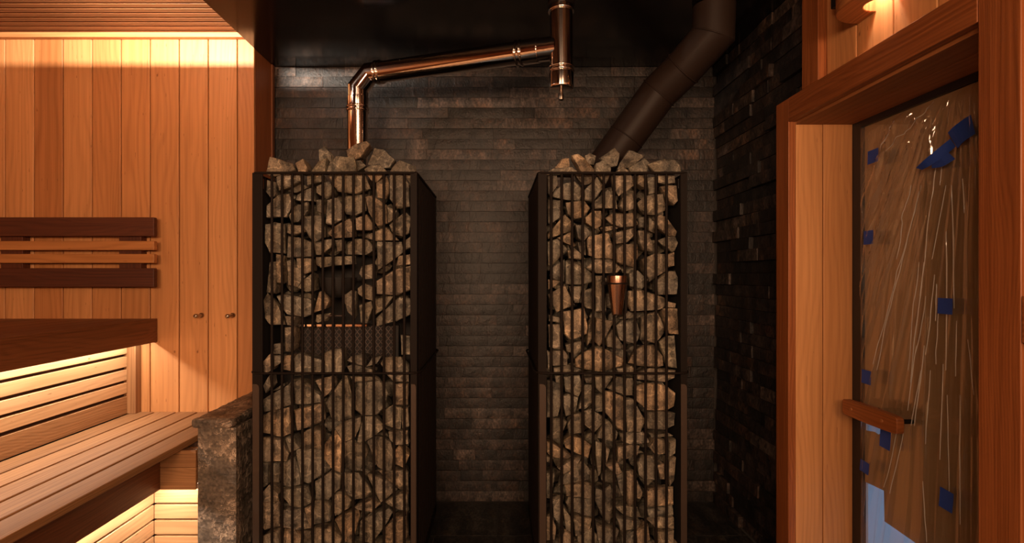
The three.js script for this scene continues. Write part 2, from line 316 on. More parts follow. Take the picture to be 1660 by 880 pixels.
{ // glass door in a black frame
  const d = thing('door_1', 'glass door in slim black frame with wooden bar handle', 'door', [DOORX, 0, -JAMB_FAR], null, S);
  const fr = 0.05, x = [DOORX, DOORX + 0.018];
  block(d, 'frame_post', M.frameBlack, x, [FLOOR, HEAD + 0.02], [JAMB_FAR - fr, JAMB_FAR + 0.02]);
  block(d, 'frame_post', M.frameBlack, x, [FLOOR, HEAD + 0.02], [JAMB_NEAR - 0.02, JAMB_NEAR + 0.03]);
  block(d, 'frame_head', M.frameBlack, x, [HEAD - 0.024, HEAD + 0.02], [JAMB_NEAR + 0.03, JAMB_FAR - fr]);
  block(d, 'glass_pane', M.glass, [DOORX + 0.006, DOORX + 0.014], [FLOOR + 0.005, HEAD - 0.024], [JAMB_NEAR + 0.03, JAMB_FAR - fr]);
  const hx = 1.345, hh = -0.502;
  const bar = (() => { const s = new THREE.Shape(); const L = 0.268, H = 0.052; s.moveTo(-L / 2 + 0.012, -H / 2); s.quadraticCurveTo(0, -H / 2 - 0.006, L / 2 - 0.012, -H / 2); s.quadraticCurveTo(L / 2, -H / 2, L / 2, -H / 2 + 0.012); s.lineTo(L / 2, H / 2 - 0.012); s.quadraticCurveTo(L / 2, H / 2, L / 2 - 0.012, H / 2); s.quadraticCurveTo(0, H / 2 + 0.006, -L / 2 + 0.012, H / 2); s.quadraticCurveTo(-L / 2, H / 2, -L / 2, H / 2 - 0.012); s.lineTo(-L / 2, -H / 2 + 0.012); s.quadraticCurveTo(-L / 2, -H / 2, -L / 2 + 0.012, -H / 2);
    const g = new THREE.ExtrudeGeometry(s, { depth: 0.02, bevelEnabled: true, bevelSize: 0.003, bevelThickness: 0.003, bevelSegments: 2, curveSegments: 6 }); g.translate(0, 0, -0.01); return mapBox(g, 0, 0.6, 1.8, 0.3, 0.1); })();
  const h = part(d, 'handle', bar, M.cedar[0], [hx, EYE + hh, -1.86]); h.rotation.y = -Math.PI / 2;
  for (const dz of [-0.075, 0.08]) {
    const b = shade(new THREE.Mesh(new THREE.CylinderGeometry(0.008, 0.008, 0.075, 14), M.blackSteel)); b.name = 'standoff'; b.rotation.x = Math.PI / 2; b.position.set(dz, 0, -0.047); h.add(b);
    const k = shade(new THREE.Mesh(new THREE.CylinderGeometry(0.0055, 0.0065, 0.004, 14), M.lampWood)); k.name = 'plug'; k.rotation.x = Math.PI / 2; k.position.set(dz - 0.01, 0, 0.0148); h.add(k);
  }
}
{ // hall beyond the door, closed all round
  const w = thing('wall_hall', 'pale plastered hall walls beyond the glass door', 'wall', [0, 0, 0], null, S);
  block(w, 'panel', M.plaster, [3.2, 3.3], [FLOOR, CEIL], [0.5, 4.3]);
  block(w, 'panel', M.plaster, [OUT, 3.2], [FLOOR, CEIL], [0.4, 0.5]);
  block(w, 'panel', M.plaster, [OUT, 3.2], [FLOOR, CEIL], [4.3, 4.4]);
  block(w, 'panel', M.plaster, [OUT + 0.0005, OUT + 0.01], [FLOOR, CEIL], [JAMB_FAR + 0.02, 4.3]);
  const f = thing('floor_hall', 'pale floor of the hall seen through the door glass', 'floor', [0, 0, 0], null, S);
  block(f, 'slab', M.paleFloor, [OUT + 0.0005, 3.3], [FLOOR - 0.1, FLOOR - 0.001], [0.4, 4.4]);
  block(f, 'threshold', M.paleFloor, [SIDE + 0.01, OUT], [FLOOR - 0.003, FLOOR + 0.0005], [JAMB_NEAR, JAMB_FAR]);
  const c = thing('ceiling_hall', 'white hall ceiling beyond the glass door', 'ceiling', [0, 0, 0], null, S);
  block(c, 'panel', M.plaster, [OUT + 0.0005, 3.3], [CEIL, CEIL + 0.1], [0.4, 4.4]);
  const p = thing('hall_fill_light', 'added light panel standing in for cool daylight in the hall', 'lamp', [2.4, EYE + CEIL, -2.4]);  // unseen panel added to give the hall its cool daylight
  part(p, 'frame', new THREE.BoxGeometry(0.64, 0.02, 1.24), M.knob, [2.4, EYE + CEIL - 0.011, -2.4]);
  part(p, 'diffuser', new THREE.BoxGeometry(0.6, 0.006, 1.2), glow(DAY, 4), [2.4, EYE + CEIL - 0.023, -2.4]);
  areaLight(DAY, HALL_POWER, 0.6, 1.2, [2.4, EYE + CEIL - 0.03, -2.4], [2.4, 0, -2.4]);
}
{ const t = thing('trim_5', 'cedar rail over dark boards on the wall right of the door', 'trim', [0, 0, 0], null, S);
  board(t, 'rail', M.cedar, [CAS, SIDE - 0.001], [-0.151, -0.045], [0.2, 1.1545], 2, 0.003);
  for (let k = 0; k < 9; k++) board(t, 'board', M.darkBoard, [CAS + 0.012, SIDE - 0.001], [FLOOR, -0.152], [0.2 + k * 0.106, 0.2 + k * 0.106 + 0.104], 1); }

// ---------- benches ----------
{ // upper bench along the left wall
  const b = thing('upper_bench', 'upper wooden sauna bench with dark front board above a lit slatted riser', 'bench', [-2.2, 0, 0]);
  const D = [REAR + 0.01, WOODWALL - 0.002];
  board(b, 'front_board', M.fascia[1], [-1.742, -1.72], [-0.335, -0.216], D, 2, 0.003);
  for (let x = -1.7435; x > LEFT + 0.03; x -= 0.107) board(b, 'deck_plank', M.fascia, [Math.max(x - 0.103, LEFT + 0.002), x], [-0.244, -0.2165], D, 2, 0.003);
  for (const [h0, h1] of [[-0.388, -0.338], [-0.453, -0.402], [-0.519, -0.467], [-0.5845, -0.532]]) board(b, 'riser_slat', M.slatWood, [-1.864, -1.846], [h0, h1], [REAR + 0.01, 2.578], 2, 0.002);
  board(b, 'riser_board', M.deck, [-1.864, -1.846], [-0.688, -0.600], [REAR + 0.01, 2.578], 2, 0.002);
  board(b, 'end_post', M.deck, [-1.864, -1.804], [-0.688, -0.246], [2.5785, 2.618], 1, 0.002);
  block(b, 'carcass', M.gap, [LEFT + 0.002, -1.866], [-0.687, -0.2455], D);
  const s = thing('led_strip', 'warm LED strip hidden under the front of the upper bench', 'light strip', [-1.78, EYE - 0.25, -0.65]);
  board(s, 'profile', M.knob, [-1.795, -1.765], [-0.300, -0.2455], [REAR + 0.02, 2.575], 2);
  part(s, 'diffuser', new THREE.BoxGeometry(0.014, 0.004, 3.85), glow(LED, 8), [-1.78, EYE - 0.3025, -0.6375]);
  areaLight(LED, BENCH_LED, 3.85, 0.014, [-1.78, EYE - 0.306, -0.6375], [-1.80, EYE - 1.3, -0.6375]);
}
const LOWTOP = -0.688;
{ // lower bench
  const b = thing('lower_bench', 'lower wooden sauna bench of long planks ending at the dark stone half wall', 'bench', [-1.5, 0, 0]);
  const D = [REAR + 0.01, WOODWALL - 0.002], xs = [-1.8440, -1.731, -1.6215, -1.513, -1.4015, -1.290];
  for (let k = 0; k < 5; k++) board(b, 'deck_plank', M.deck, [xs[k] + 0.0052, xs[k + 1] - 0.0052], [LOWTOP - 0.028, LOWTOP], D, 2, 0.004);
  board(b, 'front_board', M.fascia[1], [-1.402, -1.384], [-0.878, -0.7175], [REAR + 0.01, 2.135], 2, 0.002);
  board(b, 'front_board', M.deck[1], [-1.3835, -1.236], [-0.878, -0.7865], [2.12, 2.135], 0, 0.002);
  board(b, 'front_board', M.deck[1], [-1.3835, -1.236], [-0.785, -0.7175], [2.12, 2.135], 0, 0.002);
  for (let k = 0; k < 5; k++) {
    const h1 = -0.908 - k * 0.0667, h0 = Math.max(h1 - 0.0585, FLOOR + 0.001);
    board(b, 'riser_slat', M.slatWood, [-1.478, -1.460], [h0, h1], [REAR + 0.01, 2.2], 2, 0.002);
    board(b, 'riser_slat', M.slatWood, [-1.4595, -1.236], [h0, h1], [2.2, 2.218], 0, 0.002);
  }
  block(b, 'carcass', M.gap, [LEFT + 0.002, -1.480], [FLOOR, -0.7165], D);
  block(b, 'carcass', M.gap, [-1.478, -1.236], [FLOOR, -0.7165], [2.2205, 2.615]);
  const s = thing('led_strip', 'warm LED strip hidden under the front of the lower bench', 'light strip', [-1.43, EYE - 0.8, -0.45]);
  board(s, 'profile', M.knob, [-1.444, -1.4165], [-0.860, -0.7175], [REAR + 0.02, 2.13], 2);
  part(s, 'diffuser', new THREE.BoxGeometry(0.014, 0.004, 3.40), glow(LED, 8), [-1.43, EYE - 0.8625, -0.42]);
  areaLight(LED, BENCH_LED, 3.40, 0.014, [-1.43, EYE - 0.866, -0.42], [-1.445, EYE - 1.9, -0.42]);
  const s2 = thing('led_strip', 'short warm LED strip under the end board beside the stone half wall', 'light strip', [-1.32, EYE - 0.8, -2.16]);
  board(s2, 'profile', M.knob, [-1.4145, -1.237], [-0.860, -0.7175], [2.1455, 2.173], 0);
  part(s2, 'diffuser', new THREE.BoxGeometry(0.17, 0.004, 0.014), glow(LED, 8), [-1.326, EYE - 0.8625, -2.16]);
  areaLight(LED, BENCH_LED, 0.17, 0.014, [-1.326, EYE - 0.866, -2.16], [-1.326, EYE - 1.9, -2.175]);
}
{ // backrest on the board wall
  const b = thing('backrest', 'sauna backrest of two dark boards and two pale slats on the board wall', 'backrest', [-2.1, EYE, -WOODWALL]);
  const xr = [LEFT + 0.01, -1.6935], d = [2.55, 2.576];
  board(b, 'dark_board', M.darkBoard, xr, [0.195, 0.289], d, 0, 0.004);
  board(b, 'pale_slat', M.paleSlat, xr, [0.127, 0.172], d, 0, 0.003);
  board(b, 'pale_slat', M.paleSlat, xr, [0.063, 0.108], d, 0, 0.003);
  board(b, 'dark_board', M.darkBoard, xr, [-0.056, 0.038], d, 0, 0.004);
  for (const x of [-2.42, -1.83]) board(b, 'bracket', M.darkBoard, [x - 0.055, x + 0.055], [-0.03, 0.26], [2.5765, 2.6195], 1);
}
for (const [x, lab] of [[-1.497, 'small metal peg on the board wall, the one nearer the backrest'], [-1.339, 'small metal peg on the board wall, the one nearer the heater']]) {
  const p = thing('wall_peg', lab, 'peg', [x, EYE - 0.20, -WOODWALL], 'metal pegs on the board wall');
  const prof = [[0, 0.062], [0.006, 0.062], [0.0105, 0.058], [0.0105, 0.042], [0.008, 0.040], [0.008, 0.008], [0.013, 0.006], [0.013, 0], [0, 0]].map(q => new THREE.Vector2(...q)).reverse();
  const m = part(p, 'peg', new THREE.LatheGeometry(prof, 20), M.knob, [x, EYE - 0.20, -WOODWALL]); m.rotation.x = Math.PI / 2;
}
{ // light trough under the slatted ceiling, throwing light on the top of the board wall
  const t = thing('light_trough', 'wooden light trough under the slatted ceiling with hidden warm LED', 'light', [-1.68, EYE + CEIL, -1.9]);
  const x = [-1.95, -1.26];
  board(t, 'shelf', M.ceil, x, [1.115, 1.131], [1.80, 2.0], 0); board(t, 'lip', M.ceil, x, [1.1315, 1.148], [1.985, 2.0], 0);
  board(t, 'back', M.ceil, x, [1.1315, CEIL - 0.0005], [1.80, 1.815], 0);
  part(t, 'diffuser', new THREE.BoxGeometry(0.52, 0.012, 0.004), glow(LED, 10), [-1.56, EYE + 1.169, -1.8185]);
  areaLight(LED, COVE_LED, 0.52, 0.012, [-1.56, EYE + 1.169, -1.823], [-1.56, EYE + 1.169, -2.8]);
}
{ // wooden half-ring lamp on the wall over the door
  const c = 1.592, h0 = 0.838;
  const t = thing('wall_sconce', 'curved wooden half-ring wall lamp above the door', 'lamp', [SIDE, EYE + h0, -c]);
  const sh = new THREE.Shape(); const N = 28;
  const pt = (a, ru, rv) => [ru * Math.cos(a), rv * Math.pow(Math.sin(a), 0.8)];
  for (let i = 0; i <= N; i++) { const [u, v] = pt(Math.PI * i / N, 0.122, 0.125); i ? sh.lineTo(u, v) : sh.moveTo(u, v); }
  for (let i = N; i >= 0; i--) { const [u, v] = pt(Math.PI * i / N, 0.046, 0.062); sh.lineTo(u, v); }
  const g = new THREE.ExtrudeGeometry(sh, { depth: 0.20, bevelEnabled: true, bevelSize: 0.002, bevelThickness: 0.002, bevelSegments: 1 });
  // shape u -> depth axis, v -> out from the wall, extrusion -> up
  g.applyMatrix4(new THREE.Matrix4().makeBasis(new THREE.Vector3(0, 0, -1), new THREE.Vector3(-1, 0, 0), new THREE.Vector3(0, 1, 0)));
  part(t, 'shade', mapBox(g.index ? g.toNonIndexed() : g, 2, 0.6, 1.8, 0.2, 0.4), M.lampWood, [SIDE - 0.003, EYE + h0, -c]);
  part(t, 'socket', new THREE.CylinderGeometry(0.012, 0.012, 0.05, 16), M.blackSteel, [SIDE - 0.03, EYE + h0 + 0.155, -c]);
  part(t, 'bulb', new THREE.SphereGeometry(0.018, 20, 14), glow(LED, 6), [SIDE - 0.03, EYE + h0 + 0.115, -c]);
  const l = new THREE.PointLight(LED, SCONCE_POWER); l.position.set(SIDE - 0.03, EYE + h0 + 0.115, -c); l.castShadow = true; scene.add(l);
  const s = part(scene, 'sensor_box', new RoundedBoxGeometry(0.05, 0.085, 0.08, 2, 0.004), M.frameBlack, [SIDE - 0.0255, EYE + 0.960, -1.744]);
  s.userData = { label: 'small black box on the board wall behind the curved wooden lamp', category: 'sensor' };
}
// two unseen fill lights added behind the viewer for frontal light
for (const [x, side] of [[-0.75, 'left'], [0.62, 'right']]) {
  const t = thing('fill_light', `wide added fill light behind the viewer, the ${side} one`, 'lamp', [x, EYE + 0.5, -REAR], 'added fill lights behind the viewer');
  board(t, 'frame', M.lampWood, [x - 0.47, x + 0.47], [0.18, 0.72], [REAR + 0.0005, REAR + 0.03], 0);
  part(t, 'diffuser', new THREE.BoxGeometry(0.9, 0.5, 0.006), glow(WARM, 6), [x, EYE + 0.45, -REAR - 0.0335]);
  areaLight(WARM, FILL_POWER, 0.9, 0.5, [x, EYE + 0.45, -REAR - 0.038], [x, EYE + 0.45, -5]);
}
// ---------- stone half wall between benches and heaters ----------
function roughBlock(w, h, d, seg, amp, fr) {
  let g = new THREE.BoxGeometry(w, h, d, Math.max(2, Math.round(w / seg)), Math.max(2, Math.round(h / seg)), Math.max(2, Math.round(d / seg)));
  const p = g.attributes.position;
  for (let i = 0; i < p.count; i++) {
    const x = p.getX(i), y = p.getY(i), z = p.getZ(i); const on = (Math.abs(Math.abs(x) - w / 2) < 1e-5) + (Math.abs(Math.abs(y) - h / 2) < 1e-5) + (Math.abs(Math.abs(z) - d / 2) < 1e-5);
    const k = -amp * (on > 1 ? 1.2 + 1.3 * Math.abs(n3(x * fr, y * fr, z * fr)) : 0.6 + n3(x * fr, y * fr, z * fr));
    const q = (v, s) => Math.abs(Math.abs(v) - s / 2) < 1e-5 ? v + Math.sign(v) * k : v;
    p.setXYZ(i, q(x, w), q(y, h), q(z, d));
  }
  g.deleteAttribute('normal'); g.deleteAttribute('uv');
  g = toCreasedNormals(g, 0.7); return mapBox(g, 1, 0.45, 0.45, 0.1, 0.3);
}
{
  const w = thing('wall_low', 'low dark granite half wall with a thick cap beside the bench', 'half wall', [-1.15, 0, -2.45], null, S);
  part(w, 'body', roughBlock(0.162, EYE - 0.6215, 0.685, 0.02, 0.0015, 40), M.granite, [-1.151, (EYE - 0.6215) / 2, -2.4635]);
  part(w, 'cap', roughBlock(0.172, 0.042, 0.718, 0.014, 0.0035, 45), M.granite, [-1.1565, EYE - 0.6, -2.4485]);
}
// ---------- heaters ----------
const UP = new THREE.Vector3(0, 1, 0);
function rod(parent, name, a, b, r, mat, seg = 8) {           // a, b in room coordinates
  const A = new THREE.Vector3(...a), B = new THREE.Vector3(...b), L = A.distanceTo(B);
  const m = part(parent, name, new THREE.CylinderGeometry(r, r, L, seg), mat, A.clone().add(B).multiplyScalar(0.5).toArray());
  m.quaternion.setFromUnitVectors(UP, B.sub(A).normalize()); return m;
}
const F0 = 2.08, F1 = 2.737, TOP = 0.414;
function ringGeo(x0, x1, h, d0, d1, rc, r) {
  const pts = [], corner = (cx, cd, a0) => { for (let i = 0; i <= 5; i++) { const a = a0 + Math.PI / 2 * i / 5; pts.push(new THREE.Vector3(cx + rc * Math.cos(a), h, -(cd + rc * Math.sin(a)))); } };
  corner(x1 - rc, d1 - rc, 0); corner(x0 + rc, d1 - rc, Math.PI / 2); corner(x0 + rc, d0 + rc, Math.PI); corner(x1 - rc, d0 + rc, 1.5 * Math.PI);
  const path = new THREE.CurvePath(); pts.forEach((p, i) => path.add(new THREE.LineCurve3(p, pts[(i + 1) % pts.length])));
  return new THREE.TubeGeometry(path, 160, r, 8, true);
}
function heater(label, x0, x1, bars0, pitch, nBars) {
  const t = thing('sauna_heater', label, 'heater', [(x0 + x1) / 2, 0, -(F0 + F1) / 2]);
  const yT = EYE + TOP, barG = new THREE.CylinderGeometry(0.0058, 0.0058, yT - 0.045, 8), barY = (yT + 0.045) / 2;
  const barAt = (x, d) => part(t, 'bar', barG, M.blackSteel, [x, barY, -d]);
  for (let k = 0; k < nBars; k++) barAt(bars0 + k * pitch, F0 + 0.006);
  for (let k = 0; k < 14; k++) { const d = F0 + 0.06 + k * 0.0415; barAt(x0 + 0.006, d); barAt(x1 - 0.006, d); }
  for (let k = 1; k < 14; k++) barAt(x0 + (x1 - x0) * k / 14, F1 - 0.006);
  for (const [xa, xb] of [[x0, x0 + 0.034], [x1 - 0.026, x1]]) {
    block(t, 'corner_post', M.blackSteel, [xa, xb], [FLOOR, TOP], [F0 - 0.001, F0 + 0.005]);
    block(t, 'corner_post', M.blackSteel, [xa, xb], [FLOOR, TOP], [F1 - 0.005, F1 + 0.001]);
  }
  for (const x of [x0, x1 - 0.005]) { block(t, 'side_post', M.blackSteel, [x, x + 0.005], [FLOOR, TOP], [F0 + 0.0055, F0 + 0.036]); block(t, 'side_post', M.blackSteel, [x, x + 0.005], [FLOOR, TOP], [F1 - 0.036, F1 - 0.0055]); }
  part(t, 'top_rail', ringGeo(x0 + 0.001, x1 - 0.001, yT, F0 + 0.001, F1 - 0.001, 0.012, 0.0055), M.blackSteel, [0, 0, 0]);
  part(t, 'middle_ring', ringGeo(x0 - 0.012, x1 + 0.012, EYE - 0.390, F0 - 0.010, F1 + 0.012, 0.045, 0.0048), M.blackSteel, [0, 0, 0]);
  block(t, 'base_plate', M.blackSteel, [x0, x1], [FLOOR, FLOOR + 0.044], [F0 + 0.006, F1 - 0.006]);
  block(t, 'stove_core', M.coreSteel, [x0 + 0.03, x1 - 0.03], [FLOOR + 0.045, 0.400], [F0 + 0.235, F1 - 0.03]);
  for (const x of [x0 + 0.014, x1 - 0.017]) block(t, 'side_liner', M.coreSteel, [x, x + 0.003], [FLOOR + 0.045, 0.36], [F0 + 0.02, F1 - 0.02]);
  return t;
}
const heaterL = heater('left stone-filled black wire cage heater with a polished flue', -0.985, -0.323, -0.950, 0.0411, 15);
const heaterR = heater('right stone-filled black wire cage heater with a matt black flue', 0.165, 0.764, 0.218, 0.0423, 12);
// lighter lower corner plates with rounded tops
function cornerPlate(t, x0, x1, top) {
  const s = new THREE.Shape(), w = x1 - x0; s.moveTo(0, 0); s.lineTo(w, 0); s.lineTo(w, top - w * 0.8); s.quadraticCurveTo(w, top, w * 0.35, top); s.lineTo(0, top); s.lineTo(0, 0);
  part(t, 'corner_plate', new THREE.ExtrudeGeometry(s, { depth: 0.003, bevelEnabled: false }), M.satinSteel, [x0, 0, -(F0 - 0.0015)]);
}
cornerPlate(heaterR, 0.738, 0.762, EYE - 0.435); cornerPlate(heaterR, 0.170, 0.196, EYE - 0.435); cornerPlate(heaterL, -0.982, -0.956, EYE - 0.435); cornerPlate(heaterL, -0.346, -0.326, EYE - 0.435);
{ // fire-box front of the left heater: grille, tray lip and dark steel bowl in the niche
  const t = heaterL, D = 2.205, x0 = -0.862, x1 = -0.442, h0 = -0.372, h1 = -0.208;
  block(t, 'firebox', M.coreSteel, [x0 - 0.02, x1 + 0.02], [h0, h1 - 0.004], [D + 0.006, D + 0.036]);
  const segs = []; const nx = 38, ny = 11, cw = (x1 - x0) / nx, ch = (h1 - h0 - 0.01) / ny;
  for (let j = 0; j <= ny; j++) for (let i = 0; i < nx; i++) {
    const ya = h0 + j * ch + ((i + j) % 2 ? ch * 0.5 : -ch * 0.5) * 0.9, yb = h0 + j * ch + ((i + j) % 2 ? -ch * 0.5 : ch * 0.5) * 0.9;
    const l = Math.hypot(cw, yb - ya), g = new THREE.BoxGeometry(l, 0.0026, 0.003); g.rotateZ(Math.atan2(yb - ya, cw)); g.translate(x0 + (i + 0.5) * cw, (ya + yb) / 2, 0); segs.push(g);
  }
  part(t, 'expanded_mesh', mergeGeometries(segs), M.meshSteel, [0, EYE, -D]);
  block(t, 'tray_lip', M.chrome, [x0 + 0.02, -0.545], [h1 - 0.004, h1 + 0.005], [D - 0.045, D + 0.02]);
  rod(t, 'niche_bar', [-0.70, EYE - 0.163, -2.11], [-0.62, EYE - 0.163, -2.11], 0.003, M.meshSteel);
  const prof = [[0.002, -0.082], [0.03, -0.08], [0.055, -0.062], [0.07, -0.035], [0.076, 0], [0.08, 0.003], [0.073, 0.002], [0.066, -0.033], [0.05, -0.056], [0.002, -0.072]].map(q => new THREE.Vector2(...q));
  part(t, 'water_bowl', new THREE.LatheGeometry(prof, 28), M.coreSteel, [-0.668, EYE - 0.01, -2.17]);
}
